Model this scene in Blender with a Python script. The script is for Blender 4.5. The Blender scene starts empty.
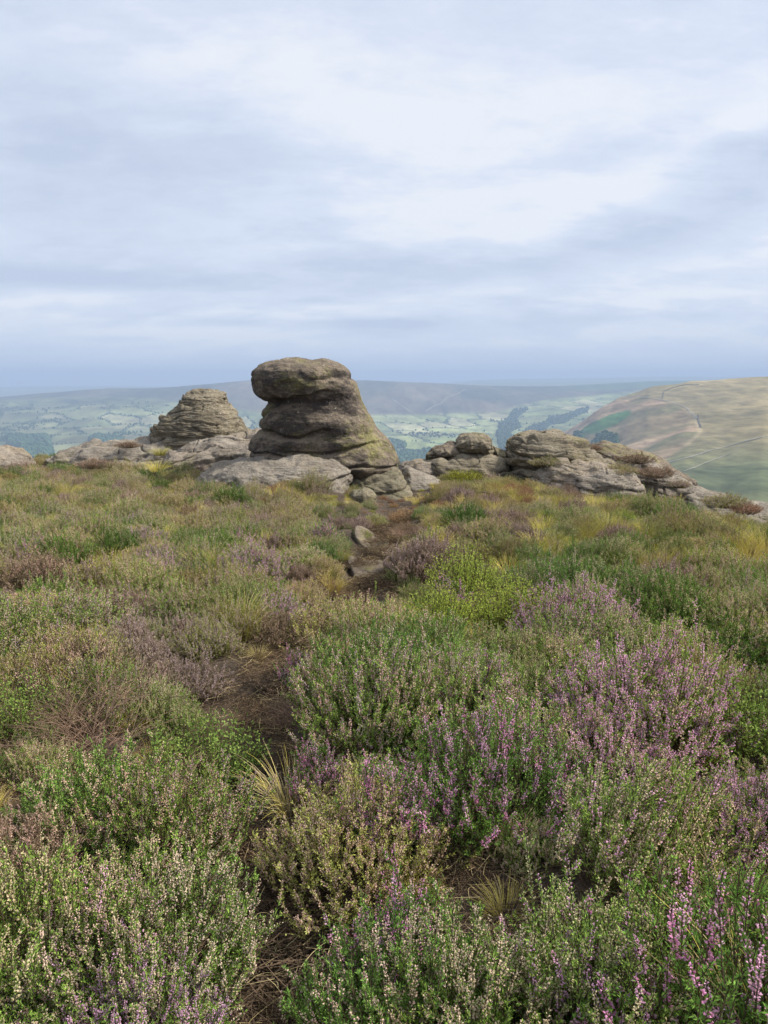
import bpy, math
import numpy as np
from math import radians as rad

rng = np.random.default_rng(7)
scene = bpy.context.scene
COL = scene.collection
F = 769.0
PITCH = rad(9.55)
CAM = np.array([0.0, 0.0, 1.65])
CT, ST = math.cos(PITCH), math.sin(PITCH)

# ------------------------------------------------------------------ geometry maths
def at(px, py, Y):
    """point at forward distance Y seen at photo pixel px,py"""
    px, py, Y = np.broadcast_arrays(np.asarray(px, float), np.asarray(py, float), np.asarray(Y, float))
    u = (px - 384) / F; v = (512 - py) / F
    dx, dy, dz = u, CT + v * ST, -ST + v * CT
    t = Y / dy
    return np.stack([dx * t, Y, CAM[2] + dz * t], -1)

def on_plane(px, py, z=0.0):
    u = (px - 384) / F; v = (512 - py) / F
    dy, dz = CT + v * ST, -ST + v * CT
    t = (z - CAM[2]) / dz
    return np.array([u * t, dy * t, z])

def project(x, y, z):
    zz = z - CAM[2]
    d = y * CT - zz * ST
    h = y * ST + zz * CT
    d = np.where(d < 0.05, 0.05, d)
    return 384 + F * x / d, 512 - F * h / d

def _hash(ix, iy, iz, seed):
    h = (ix.astype(np.int64) * 374761393 + iy.astype(np.int64) * 668265263 + iz.astype(np.int64) * 2147483647 + seed * 1274126177) & 0xffffffff
    h = ((h ^ (h >> 13)) * 1274126177) & 0xffffffff
    h = ((h ^ (h >> 16)) * 2246822519) & 0xffffffff
    h = h ^ (h >> 15)
    return (h & 0xffffff) / float(0xffffff)

def vnoise(x, y, z=0.0, seed=0):
    x, y, z = np.broadcast_arrays(np.asarray(x, float), np.asarray(y, float), np.asarray(z, float))
    ix, iy, iz = np.floor(x), np.floor(y), np.floor(z)
    fx, fy, fz = x - ix, y - iy, z - iz
    fx = fx * fx * fx * (fx * (fx * 6 - 15) + 10); fy = fy * fy * fy * (fy * (fy * 6 - 15) + 10); fz = fz * fz * fz * (fz * (fz * 6 - 15) + 10)
    r = 0
    for a in (0, 1):
        for b in (0, 1):
            for c in (0, 1):
                w = (fx if a else 1 - fx) * (fy if b else 1 - fy) * (fz if c else 1 - fz)
                r = r + w * _hash(ix + a, iy + b, iz + c, seed)
    return r * 2 - 1

def fbm(x, y, z=0.0, octv=4, seed=0, gain=0.5):
    s, a, t = 0, 1.0, 0
    k = 1.0
    for i in range(octv):
        s = s + a * vnoise(np.asarray(x) * k + i * 17.3, np.asarray(y) * k + i * 9.1, np.asarray(z) * k + i * 3.7, seed + i)
        t += a; a *= gain; k *= 2.03
    return s / t

def sstep(a, b, x):
    t = np.clip((np.asarray(x, float) - a) / (b - a), 0, 1)
    return t * t * (3 - 2 * t)

# ------------------------------------------------------------------ objects
def tag(o, label=None, cat=None, group=None, kind=None):
    if label: o['label'] = label
    if cat: o['category'] = cat
    if group: o['group'] = group
    if kind: o['kind'] = kind
    return o

def mesh_from(name, V, faces, mats=None, midx=None, smooth=True, attrs=None, colors=None):
    """faces: list of (n,k) int arrays"""
    me = bpy.data.meshes.new(name)
    V = np.asarray(V, np.float32)
    me.vertices.add(len(V)); me.vertices.foreach_set('co', V.ravel())
    faces = [np.asarray(f, np.int32) for f in faces if len(f)]
    nl = sum(f.size for f in faces); nf = sum(len(f) for f in faces)
    me.loops.add(nl); me.polygons.add(nf)
    me.loops.foreach_set('vertex_index', np.concatenate([f.ravel() for f in faces]))
    tot = np.concatenate([np.full(len(f), f.shape[1], np.int32) for f in faces])
    st = np.concatenate([[0], np.cumsum(tot)[:-1]]).astype(np.int32)
    me.polygons.foreach_set('loop_start', st)
    if midx is not None: me.polygons.foreach_set('material_index', np.asarray(midx, np.int32))
    me.polygons.foreach_set('use_smooth', np.full(nf, smooth, bool))
    for m in (mats or []): me.materials.append(m)
    for k, a in (attrs or {}).items():
        at_ = me.attributes.new(k, 'FLOAT', 'POINT'); at_.data.foreach_set('value', np.asarray(a, np.float32))
    if colors is not None:
        ca = me.attributes.new('paint', 'FLOAT_COLOR', 'POINT')
        c4 = np.ones((len(V), 4), np.float32); c4[:, :3] = colors
        ca.data.foreach_set('color', c4.ravel())
    me.update(calc_edges=True); me.validate()
    return me

def link(name, me, parent=None, loc=(0, 0, 0), rz=0):
    o = bpy.data.objects.new(name, me); COL.objects.link(o)
    o.parent = parent; o.location = loc; o.rotation_euler = (0, 0, rz)
    return o

def grid_faces(nu, nv, wrap=False):
    """vertices indexed i*nv+j ; wrap in j"""
    i = np.arange(nu - 1)[:, None]; j = np.arange(nv if wrap else nv - 1)[None, :]
    j2 = (j + 1) % nv
    return np.stack([i * nv + j + 0 * j2, i * nv + j2, (i + 1) * nv + j2, (i + 1) * nv + j], -1).reshape(-1, 4)

# ------------------------------------------------------------------ materials
class NT:
    def __init__(s, tree): s.t = tree; s.n = tree.nodes; s.l = tree.links
    def new(s, typ, **kw):
        n = s.n.new(typ)
        for k, v in kw.items(): setattr(n, k, v)
        return n
    def put(s, inp, v):
        if isinstance(v, bpy.types.NodeSocket): s.l.new(v, inp)
        elif v is not None: inp.default_value = v
    def m(s, op, a, b=None, c=None, clamp=False):
        n = s.new('ShaderNodeMath', operation=op); n.use_clamp = clamp
        s.put(n.inputs[0], a); s.put(n.inputs[1], b); s.put(n.inputs[2], c)
        return n.outputs[0]
    def noise(s, vec, scale, detail=4, rough=0.55, dist=0.0):
        n = s.new('ShaderNodeTexNoise'); s.put(n.inputs['Vector'], vec)
        n.inputs['Scale'].default_value = scale; n.inputs['Detail'].default_value = detail
        n.inputs['Roughness'].default_value = rough; n.inputs['Distortion'].default_value = dist
        return n.outputs[0]
    def mr(s, v, a, b, c=0.0, d=1.0, smooth=True):
        n = s.new('ShaderNodeMapRange'); n.interpolation_type = 'SMOOTHSTEP' if smooth else 'LINEAR'
        s.put(n.inputs['Value'], v)
        for k, q in zip(('From Min', 'From Max', 'To Min', 'To Max'), (a, b, c, d)): s.put(n.inputs[k], q)
        return n.outputs['Result']
    def mix(s, f, a, b, blend='MIX'):
        n = s.new('ShaderNodeMix', data_type='RGBA', blend_type=blend)
        s.put(n.inputs[0], f)
        for inp, v in ((n.inputs[6], a), (n.inputs[7], b)):
            if isinstance(v, tuple) and len(v) == 3: v = (*v, 1)
            s.put(inp, v)
        return n.outputs[2]
    def mapping(s, vec, scale=(1, 1, 1), rot=(0, 0, 0), loc=(0, 0, 0)):
        n = s.new('ShaderNodeMapping'); s.put(n.inputs[0], vec)
        n.inputs['Scale'].default_value = scale; n.inputs['Rotation'].default_value = rot; n.inputs['Location'].default_value = loc
        return n.outputs[0]

def new_mat(name):
    m = bpy.data.materials.new(name); m.use_nodes = True
    t = NT(m.node_tree); t.n.clear()
    out = t.new('ShaderNodeOutputMaterial')
    return m, t, out

def plant_mat(name, c1, c2, c3=None, patch=0.25, trans=0.16, warm=(1.12, 1.0, 0.82)):
    """leafy surface: per-leaf tint attribute, per-plant random and broad natural variation over the moor"""
    m, t, out = new_mat(name)
    a = t.new('ShaderNodeAttribute', attribute_name='tint').outputs['Fac']
    info = t.new('ShaderNodeObjectInfo')
    geo = t.new('ShaderNodeNewGeometry')
    col = t.mix(a, c1, c2)
    if c3: col = t.mix(t.m('MULTIPLY', info.outputs['Random'], 0.8), col, c3)
    n = t.noise(geo.outputs['Position'], 1.1, 3)
    k = t.mr(n, 0.35, 0.65)
    col = t.mix(t.m('MULTIPLY', k, patch * 2), col, t.mix(1.0, col, warm, 'MULTIPLY'))
    v = t.m('MULTIPLY_ADD', info.outputs['Random'], 0.3, 0.88)
    hs = t.new('ShaderNodeHueSaturation'); t.put(hs.inputs['Value'], v); t.put(hs.inputs['Color'], col)
    d = t.new('ShaderNodeBsdfDiffuse'); t.put(d.inputs['Color'], hs.outputs[0])
    if trans > 0:
        tr = t.new('ShaderNodeBsdfTranslucent'); t.put(tr.inputs['Color'], hs.outputs[0])
        mx = t.new('ShaderNodeMixShader'); mx.inputs[0].default_value = trans
        t.l.new(d.outputs[0], mx.inputs[1]); t.l.new(tr.outputs[0], mx.inputs[2])
        t.l.new(mx.outputs[0], out.inputs[0])
    else:
        t.l.new(d.outputs[0], out.inputs[0])
    return m

M = {}
M['leaf'] = plant_mat('heather_leaf', (0.09, 0.20, 0.03), (0.30, 0.45, 0.09), (0.29, 0.40, 0.10))
M['leaf_dark'] = plant_mat('heather_leaf_deep_green', (0.05, 0.14, 0.022), (0.20, 0.36, 0.07), (0.17, 0.29, 0.07))
M['leaf_olive'] = plant_mat('heather_leaf_olive', (0.20, 0.26, 0.05), (0.48, 0.52, 0.14), (0.40, 0.42, 0.13))
M['leaf_brown'] = plant_mat('heather_leaf_brown', (0.20, 0.155, 0.09), (0.40, 0.33, 0.22), (0.33, 0.26, 0.20))
M['bud'] = plant_mat('heather_bud', (0.42, 0.41, 0.20), (0.68, 0.59, 0.40), (0.64, 0.44, 0.42), trans=0.2)
M['bud_tan'] = plant_mat('heather_bud_tan', (0.44, 0.31, 0.22), (0.68, 0.50, 0.40), (0.60, 0.40, 0.40), trans=0.2)
M['pink'] = plant_mat('heather_flower', (0.58, 0.31, 0.46), (0.88, 0.60, 0.75), (0.78, 0.50, 0.62), patch=0.1, trans=0.35, warm=(1.05, 0.9, 0.95))
M['magenta'] = plant_mat('heather_flower_deep', (0.60, 0.23, 0.42), (0.86, 0.48, 0.68), patch=0.1, trans=0.35, warm=(1.05, 0.9, 0.95))
M['mauve'] = plant_mat('heather_flower_faded', (0.42, 0.29, 0.30), (0.64, 0.50, 0.50), (0.56, 0.42, 0.41), trans=0.2)
M['stem'] = plant_mat('heather_stem', (0.06, 0.045, 0.03), (0.14, 0.10, 0.07), trans=0)
M['dead'] = plant_mat('dead_twig', (0.11, 0.08, 0.058), (0.26, 0.19, 0.14), (0.18, 0.125, 0.10), trans=0)
M['lime'] = plant_mat('bilberry_leaf', (0.20, 0.30, 0.04), (0.46, 0.53, 0.12), (0.24, 0.30, 0.07), trans=0.35)
M['bil'] = plant_mat('bilberry_leaf_green', (0.09, 0.15, 0.03), (0.21, 0.29, 0.08), trans=0.2)
M['straw'] = plant_mat('dry_grass', (0.34, 0.29, 0.14), (0.60, 0.50, 0.30), trans=0.2)
M['grass'] = plant_mat('moor_grass', (0.28, 0.32, 0.055), (0.64, 0.60, 0.17), (0.60, 0.50, 0.14), trans=0.2)
M['rust'] = plant_mat('rusty_bilberry_leaf', (0.20, 0.10, 0.06), (0.42, 0.24, 0.17), (0.34, 0.24, 0.12), trans=0.25)
M['moss'] = plant_mat('moss_green', (0.22, 0.24, 0.03), (0.42, 0.42, 0.07), trans=0.2)
M['tree'] = plant_mat('far_tree_foliage', (0.025, 0.06, 0.03), (0.055, 0.10, 0.045), trans=0, patch=0.05)

def rock_mat(name, pale=(0.34, 0.30, 0.25), mid=(0.19, 0.165, 0.135), dark=(0.085, 0.075, 0.066), lichen=(0.25, 0.235, 0.095), darkness=0.5, green=0.5, pink=0.3, lamk=1.0):
    m, t, out = new_mat(name)
    P = t.new('ShaderNodeNewGeometry').outputs['Position']
    n1 = t.noise(P, 0.9, 6, 0.6, 0.4)
    n2 = t.noise(t.mapping(P, (1, 1, 2.6), loc=(5, 3, 1)), 2.2, 8, 0.65, 0.3)
    n3 = t.noise(t.mapping(P, loc=(9, 1, 4)), 1.4, 5, 0.6, 0.5)
    n4 = t.noise(P, 28, 6, 0.7)
    n5 = t.noise(t.mapping(P, (1, 1, 3.2), loc=(2, 8, 5)), 6, 6, 0.7)
    col = t.mix(t.mr(n2, 0.32, 0.68), mid, pale)
    col = t.mix(t.m('MULTIPLY', t.mr(n1, 0.45, 0.66), pink), col, (0.34, 0.26, 0.205))
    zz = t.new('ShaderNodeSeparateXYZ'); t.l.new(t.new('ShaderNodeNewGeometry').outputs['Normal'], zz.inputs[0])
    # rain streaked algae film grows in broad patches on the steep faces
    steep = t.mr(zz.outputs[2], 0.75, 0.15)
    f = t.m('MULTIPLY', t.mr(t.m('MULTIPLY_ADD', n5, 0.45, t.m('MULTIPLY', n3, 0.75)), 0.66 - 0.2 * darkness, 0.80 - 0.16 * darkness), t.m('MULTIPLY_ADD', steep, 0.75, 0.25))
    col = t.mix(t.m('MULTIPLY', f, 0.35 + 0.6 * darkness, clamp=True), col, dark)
    f2 = t.mr(t.m('MULTIPLY_ADD', n5, 0.4, t.m('MULTIPLY', n1, 0.6)), 0.50, 0.66)
    col = t.mix(t.m('MULTIPLY', f2, green), col, lichen)
    col = t.mix(t.mr(n4, 0.38, 0.66, 0.0, 0.75), col, t.mix(1.0, col, (0.55, 0.53, 0.51), 'MULTIPLY'))
    sp = t.noise(t.mapping(P, loc=(3, 3, 3)), 11, 3, 0.6)
    col = t.mix(t.mr(sp, 0.66, 0.72, 0, 0.5), col, (0.46, 0.44, 0.36))
    lam = t.noise(t.mapping(P, (0.8, 0.8, 9), (rad(4), rad(6), 0)), 3.2, 6, 0.65, 0.4)
    col = t.mix(t.mr(lam, 0.52, 0.66, 0, 0.45 * lamk), col, t.mix(1.0, col, (0.55, 0.52, 0.50), 'MULTIPLY'))
    b = t.new('ShaderNodeBsdfPrincipled'); t.put(b.inputs['Base Color'], col)
    b.inputs['Roughness'].default_value = 0.95; b.inputs['Specular IOR Level'].default_value = 0.15
    bp = t.new('ShaderNodeBump'); bp.inputs['Strength'].default_value = 0.9; bp.inputs['Distance'].default_value = 0.045
    t.put(bp.inputs['Height'], t.m('ADD', t.m('ADD', t.m('MULTIPLY', n4, 1.0), n5), t.m('MULTIPLY', lam, -1.6 * lamk)))
    t.l.new(bp.outputs[0], b.inputs['Normal']); t.l.new(b.outputs[0], out.inputs[0])
    return m

M['rock_main'] = rock_mat('gritstone_weathered', pale=(0.25, 0.205, 0.15), mid=(0.15, 0.12, 0.095), dark=(0.05, 0.043, 0.042), darkness=0.9, green=0.85, pink=0.25, lamk=0.25)
M['rock'] = rock_mat('gritstone', darkness=0.35, green=0.3, pink=0.45)
M['rock_tor'] = rock_mat('gritstone_pale', pale=(0.30, 0.26, 0.19), mid=(0.165, 0.14, 0.10), darkness=0.6, green=0.5, pink=0.2)
M['rock_slab'] = rock_mat('gritstone_slab', pale=(0.32, 0.285, 0.235), mid=(0.20, 0.175, 0.145), darkness=0.5, green=0.3, pink=0.2)
M['rock_base'] = rock_mat('gritstone_lichened', pale=(0.27, 0.235, 0.17), mid=(0.16, 0.145, 0.095), darkness=0.45, green=0.8, pink=0.2)

def ground_mat():
    m, t, out = new_mat('peat')
    P = t.new('ShaderNodeNewGeometry').outputs['Position']
    n = t.noise(P, 3, 6, 0.65); n2 = t.noise(P, 40, 5, 0.7); n3 = t.noise(P, 0.35, 4)
    col = t.mix(t.mr(n, 0.35, 0.65), (0.035, 0.027, 0.02), (0.09, 0.068, 0.05))
    col = t.mix(t.mr(n2, 0.50, 0.7, 0, 0.6), col, (0.17, 0.135, 0.105))
    far = t.new('ShaderNodeSeparateXYZ'); t.l.new(P, far.inputs[0])
    col = t.mix(t.mr(far.outputs[1], 14, 22), col, t.mix(t.mr(n3, .4, .6), (0.13, 0.14, 0.05), (0.17, 0.14, 0.09)))
    b = t.new('ShaderNodeBsdfPrincipled'); t.put(b.inputs['Base Color'], col); b.inputs['Roughness'].default_value = 1
    b.inputs['Specular IOR Level'].default_value = 0.1
    bp = t.new('ShaderNodeBump'); bp.inputs['Strength'].default_value = 1; bp.inputs['Distance'].default_value = 0.03
    t.put(bp.inputs['Height'], t.m('ADD', n, n2)); t.l.new(bp.outputs[0], b.inputs['Normal'])
    t.l.new(b.outputs[0], out.inputs[0])
    return m
M['peat'] = ground_mat()

def paint_mat(name, scale, amt=0.3, sq=(1, 1, 1)):
    m, t, out = new_mat(name)
    c = t.new('ShaderNodeAttribute', attribute_name='paint').outputs['Color']
    P = t.new('ShaderNodeNewGeometry').outputs['Position']
    n = t.noise(t.mapping(P, sq), scale, 6, 0.7)
    col = t.mix(t.mr(n, 0.3, 0.7, 0, 1), t.mix(1.0, c, (1 - amt, 1 - amt, 1 - amt), 'MULTIPLY'), t.mix(1.0, c, (1 + amt, 1 + amt, 1 + amt * .8), 'MULTIPLY'))
    d = t.new('ShaderNodeBsdfDiffuse'); t.put(d.inputs['Color'], col)
    t.l.new(d.outputs[0], out.inputs[0])
    return m
M['valley'] = paint_mat('valley_fields', 0.012, 0.35, (1, .3, 1))
M['spur'] = paint_mat('hill_grassland', 0.05, 0.3, (1, .22, 1))
def flat_mat(name, c):
    m, t, out = new_mat(name)
    P = t.new('ShaderNodeNewGeometry').outputs['Position']
    n = t.noise(P, 0.2, 4)
    d = t.new('ShaderNodeBsdfDiffuse'); t.put(d.inputs['Color'], t.mix(t.mr(n, 0.3, 0.7), tuple(q * 0.8 for q in c), tuple(min(1, q * 1.2) for q in c)))
    t.l.new(d.outputs[0], out.inputs[0]); return m
M['track'] = flat_mat('worn_track', (0.24, 0.225, 0.17))
M['wallstone'] = flat_mat('wall_stone', (0.11, 0.105, 0.09))

# ------------------------------------------------------------------ moor ground
path_px = [(300, 1150), (285, 1060), (282, 1000), (276, 930), (262, 860), (240, 800), (248, 740), (272, 690), (300, 655), (340, 625), (366, 598), (366, 570), (375, 545), (388, 520), (400, 505)]
PATH = np.array([on_plane(a, b, -0.05)[:2] for a, b in path_px])
def seg_dist(x, y, poly):
    d = np.full(np.shape(x), 1e9); tt = np.zeros(np.shape(x))
    for k in range(len(poly) - 1):
        a, b = poly[k], poly[k + 1]; ab = b - a; L = (ab ** 2).sum()
        t = np.clip(((x - a[0]) * ab[0] + (y - a[1]) * ab[1]) / L, 0, 1)
        dd = np.hypot(x - a[0] - t * ab[0], y - a[1] - t * ab[1])
        tt = np.where(dd < d, k + t, tt); d = np.minimum(d, dd)
    return d, tt
def path_d(x, y): return seg_dist(x, y, PATH)[0]

def ground_z(x, y):
    x = np.asarray(x, float); y = np.asarray(y, float)
    z = 0.10 * fbm(x * 0.7, y * 0.7, 0, 3, 11) + 0.03 * fbm(x * 3, y * 3, 0, 2, 5)
    z = z - 0.10 * sstep(6, 13, y) * sstep(2, -4, x)
    z = z + 0.10 * sstep(3.5, 7.5, y) * sstep(0.4, 2.5, x)
    z = z - 0.70 * sstep(9.0, 15, y) * sstep(1.0, 5.5, x)
    z = z - 0.30 * sstep(5.5, 11, y) * sstep(2.5, 6, x)
    z = z - 0.22 * sstep(8, 13, y) * sstep(-1, 0.5, x)
    z = z - 0.05 * np.maximum(0, x - 4.0) * sstep(2, 9, y) * 1.6 - 0.30 * sstep(3.2, 5.5, x) * sstep(7.5, 11, y)
    z = z - 0.20 * np.exp(-(path_d(x, y) / 0.24) ** 2)
    e = np.maximum(0, y - 17.0 - 1.2 * fbm(x * 0.2, 0, 0, 2, 3))
    z = z - np.minimum(0.12 * e ** 1.8, 0.9 * e + 2)
    z = z - 0.25 * np.maximum(0, np.abs(x) - 16) ** 1.2
    z = z - 0.10 * np.maximum(0, -3 - y)
    return z

def axis(a, b, fine0, fine1, fs, cs):
    l = [fine0]; s = fs
    out = list(np.arange(fine0, fine1, fs))
    q = fine0; s = fs; left = []
    while q > a: s = min(s * 1.12, cs); q -= s; left.append(q)
    q = out[-1]; s = fs; right = []
    while q < b: s = min(s * 1.12, cs); q += s; right.append(q)
    return np.array(left[::-1] + out + right)
gx = axis(-260, 260, -7, 9, 0.05, 12); gy = axis(-160, 300, 0.6, 16, 0.05, 12)
GX, GY = np.meshgrid(gx, gy, indexing='ij')
GZ = ground_z(GX, GY)
me = mesh_from('moor_ground', np.stack([GX, GY, GZ], -1).reshape(-1, 3), [grid_faces(len(gx), len(gy))[:, ::-1]], [M['peat']])
tag(link('moor_ground', me), kind='structure')

# ------------------------------------------------------------------ far terrain
def make_far(name, cols, Dk, pxs, mat, colfn, nD, Dmin, Dmax, relief):
    """cols: {px: [(D, y_px) ...]} -> height field over forward distance; interpolated over azimuth"""
    keys = sorted(cols)
    D = np.exp(np.linspace(math.log(Dmin), math.log(Dmax), nD))
    tab = np.zeros((len(keys), nD))
    for i, k in enumerate(keys):
        c = np.array(cols[k], float)
        zz = at(k, c[:, 1], c[:, 0])[:, 2]
        ld = np.log(c[:, 0])
        v = np.interp(np.log(D), ld, zz)
        ker = np.hanning(9); ker /= ker.sum()
        v = np.convolve(np.pad(v, 4, 'edge'), ker, 'valid')
        tab[i] = v
    Z = np.zeros((len(pxs), nD))
    for j in range(nD): Z[:, j] = np.interp(pxs, keys, tab[:, j])
    # smooth over azimuth
    ker = np.hanning(13); ker /= ker.sum()
    Z = np.apply_along_axis(lambda q: np.convolve(np.pad(q, 6, 'edge'), ker, 'valid'), 0, Z)
    X = (pxs[:, None] - 384) / F * D[None, :] * 1.0
    # exact: x = u*t, t = Y/dy depends weakly on elevation
    py = 382.6
    dy = CT + (512 - py) / F * ST
    X = (pxs[:, None] - 384) / F * D[None, :] / dy
    Y = np.repeat(D[None, :], len(pxs), 0)
    Z = Z + relief(X, Y, pxs[:, None] + 0 * D[None], D[None] + 0 * pxs[:, None])
    cc = colfn(X, Y, Z, pxs[:, None] + 0 * D[None], D[None] + 0 * pxs[:, None])
    me = mesh_from(name, np.stack([X, Y, Z], -1).reshape(-1, 3), [grid_faces(len(pxs), nD)[:, ::-1]], [mat], colors=cc.reshape(-1, 3))
    o = link(name, me)
    def H(px, d):
        i = np.clip(np.interp(px, pxs, np.arange(len(pxs))), 0, len(pxs) - 1.001); j = np.clip(np.interp(np.log(d), np.log(D), np.arange(nD)), 0, nD - 1.001)
        i0 = np.floor(i).astype(int); j0 = np.floor(j).astype(int); fi = i - i0; fj = j - j0
        z = Z[i0, j0] * (1 - fi) * (1 - fj) + Z[i0 + 1, j0] * fi * (1 - fj) + Z[i0, j0 + 1] * (1 - fi) * fj + Z[i0 + 1, j0 + 1] * fi * fj
        return np.stack([(np.asarray(px) - 384) / F * d / dy, np.asarray(d, float) + 0 * z, z], -1)
    return o, H

def lerp(a, b, t): return a + (b - a) * t
C = lambda *c: np.array(c, float)

def px_axis(a0, b0):
    return np.concatenate([np.arange(a0, -40, 24), np.arange(-40, 810, 2.0), np.arange(810, b0, 24)])

# the far side of the valley: fields on the floor, moorland ridge beyond
vc = {
    -900: [(250, 620), (1200, 520), (2500, 470), (4200, 425), (6000, 400), (7200, 393), (9000, 400)],
    0:   [(250, 620), (1200, 520), (2300, 485), (3300, 452), (4500, 425), (5800, 404), (6600, 396.5), (8000, 399)],
    60:  [(250, 620), (1200, 520), (2300, 485), (3300, 452), (4500, 425), (5800, 403), (6600, 391), (8000, 397)],
    110: [(250, 620), (1200, 520), (2300, 485), (3300, 452), (4500, 425), (5700, 403), (6600, 387.5), (8000, 394)],
    165: [(250, 620), (1200, 520), (2300, 485), (3300, 454), (4500, 425), (5600, 404), (6600, 387), (8000, 392)],
    205: [(250, 620), (1200, 520), (2300, 485), (3300, 455), (4500, 428), (5400, 408), (6600, 384), (8000, 390)],
    250: [(250, 620), (1200, 520), (2300, 485), (3300, 456), (4500, 430), (5300, 414), (6600, 379.5), (8000, 386)],
    370: [(250, 620), (1200, 520), (2300, 488), (3300, 458), (4600, 430), (5300, 417), (6600, 379.5), (8000, 386)],
    430: [(250, 620), (1200, 520), (2300, 488), (3300, 458), (4600, 430), (5500, 415), (6800, 382), (8000, 388)],
    500: [(250, 620), (1200, 520), (2300, 488), (3300, 456), (4600, 430), (5500, 414), (7000, 385.5), (8200, 389)],
    560: [(250, 620), (1200, 520), (2300, 486), (3300, 452), (4600, 424), (5800, 404), (7200, 385.5), (8500, 389)],
    650: [(250, 620), (1200, 520), (2300, 480), (3300, 446), (4600, 420), (5800, 398), (7400, 380.5), (8500, 387)],
    768: [(250, 620), (1200, 520), (2300, 480), (3300, 446), (4600, 420), (5800, 398), (7400, 379), (8500, 387)],
    1700: [(250, 620), (1200, 520), (2300, 480), (3300, 446), (4600, 420), (5800, 398), (7400, 379), (8500, 387)],
}
def field_cells(X, Y, s=230.0, seed=3):
    """nearest / second nearest jittered cell: returns cell random, border closeness"""
    a = 0.35
    u = (X * math.cos(a) + Y * math.sin(a)) / s + 0.35 * vnoise(X / 700, Y / 700, 0, 8); v = (-X * math.sin(a) + Y * math.cos(a)) / (s * 1.7) + 0.35 * vnoise(X / 700, Y / 700, 3, 9)
    iu, iv = np.floor(u), np.floor(v)
    d1 = np.full(X.shape, 9.0); d2 = np.full(X.shape, 9.0); r = np.zeros(X.shape)
    for du in (-1, 0, 1):
        for dv in (-1, 0, 1):
            cu = iu + du; cv = iv + dv
            pu = cu + 0.5 + 0.35 * (_hash(cu, cv, 0 * cu, seed) * 2 - 1); pv = cv + 0.5 + 0.35 * (_hash(cu, cv, 0 * cu + 1, seed) * 2 - 1)
            d = np.maximum(np.abs(u - pu), np.abs(v - pv)) * 0.6 + np.hypot(u - pu, v - pv) * 0.4
            rr = _hash(cu, cv, 0 * cu + 2, seed)
            closer = d < d1
            d2 = np.where(closer, d1, np.minimum(d2, d)); r = np.where(closer, rr, r); d1 = np.where(closer, d, d1)
    return r, d2 - d1
def valley_relief(X, Y, px, D):
    low = sstep(3000, 3800, D) * (1 - sstep(5200, 6300, D))
    leftside = sstep(300, 200, px)
    r = 60 * fbm(X / 900, Y / 600, 0, 4, 21) * low * (0.25 + 0.9 * leftside)
    r = r + 22 * fbm(X / 420, Y / 900, 0, 4, 25) * sstep(5200, 5900, D) * (1 - sstep(6300, 6900, D))
    return r
def valley_col(X, Y, Z, px, D):
    r, e = field_cells(X, Y)
    g = np.where(r[..., None] < 0.4, C(0.20, 0.235, 0.10), np.where(r[..., None] < 0.75, C(0.27, 0.30, 0.14), C(0.36, 0.35, 0.20)))
    n = fbm(X / 500, Y / 500, 0, 4, 31); n2 = fbm(X / 160, Y / 400, 0, 4, 32)
    rough = lerp(C(0.10, 0.125, 0.065), C(0.21, 0.215, 0.11), np.clip(0.5 + n2, 0, 1)[..., None])
    left = sstep(330, 180, px)
    wrough = np.clip(left * (0.35 + 0.9 * (n > 0.0)) * 0.7, 0, 1) * sstep(2600, 3400, D)
    col = lerp(g, rough, wrough[..., None])
    hedge = (e < 0.07) & (D < 6000)
    col = np.where(hedge[..., None], C(0.08, 0.11, 0.06), col)
    # moorland hillside above the fields
    foot = np.interp(px, [0, 110, 205, 250, 370, 430, 500, 560, 650, 800], [6100, 6050, 5600, 5300, 5250, 5400, 5500, 6100, 6400, 6500]) + 130 * n
    hs = sstep(-60, 120, D - foot)
    moor = lerp(C(0.055, 0.06, 0.045), C(0.13, 0.11, 0.08), np.clip(0.5 + 1.2 * fbm(X / 380, Y / 700, 0, 4, 41), 0, 1)[..., None])
    moor = lerp(moor, C(0.06, 0.10, 0.055), np.clip(sstep(540, 600, px) * sstep(6400, 6800, D), 0, 1)[..., None])
    col = col * (0.80 - 0.16 * left[..., None] + 0.5 * fbm(X / 240, Y / 240, 4, 4, 33)[..., None])
    return lerp(col, moor, hs[..., None])
valley, HV = make_far('valley', vc, None, px_axis(-900, 1700), M['valley'], valley_col, 380, 250, 9000, valley_relief)
tag(valley, kind='structure')

# very distant ridges
def far_ridge(name, D0, pts, depth, seed):
    xs = np.linspace(pts[0][0], pts[-1][0], 260)
    top = np.interp(xs, [p[0] for p in pts], [p[1] for p in pts]) + 0.35 * fbm(xs / 40, 0, 0, 3, seed)
    rows = []
    for k, (dd, drop) in enumerate([(-depth, 9), (-depth * .6, 5), (-depth * .25, 1.6), (0, 0), (depth * .5, 3)]):
        rows.append(at(xs, top + drop, D0 + dd))
    V = np.stack(rows, 1)
    col = np.tile(C(0.13, 0.15, 0.09), (V.shape[0] * V.shape[1], 1))
    me = mesh_from(name, V.reshape(-1, 3), [grid_faces(len(xs), 5)[:, ::-1]], [M['valley']], colors=col)
    return tag(link(name, me), kind='structure')
far_ridge('distant_hills', 15000, [(-700, 389), (-60, 388), (0, 387), (60, 386), (140, 386), (250, 388), (380, 387), (430, 384), (480, 380), (530, 378.5), (600, 378), (660, 376.5), (768, 377), (1400, 380)], 3000, 51)
far_ridge('distant_ridge', 11500, [(-700, 393), (-60, 391), (0, 390.5), (70, 391), (130, 389), (250, 391), (400, 387), (450, 384), (520, 382), (600, 381.5), (768, 380), (1400, 384)], 2500, 52)

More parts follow.
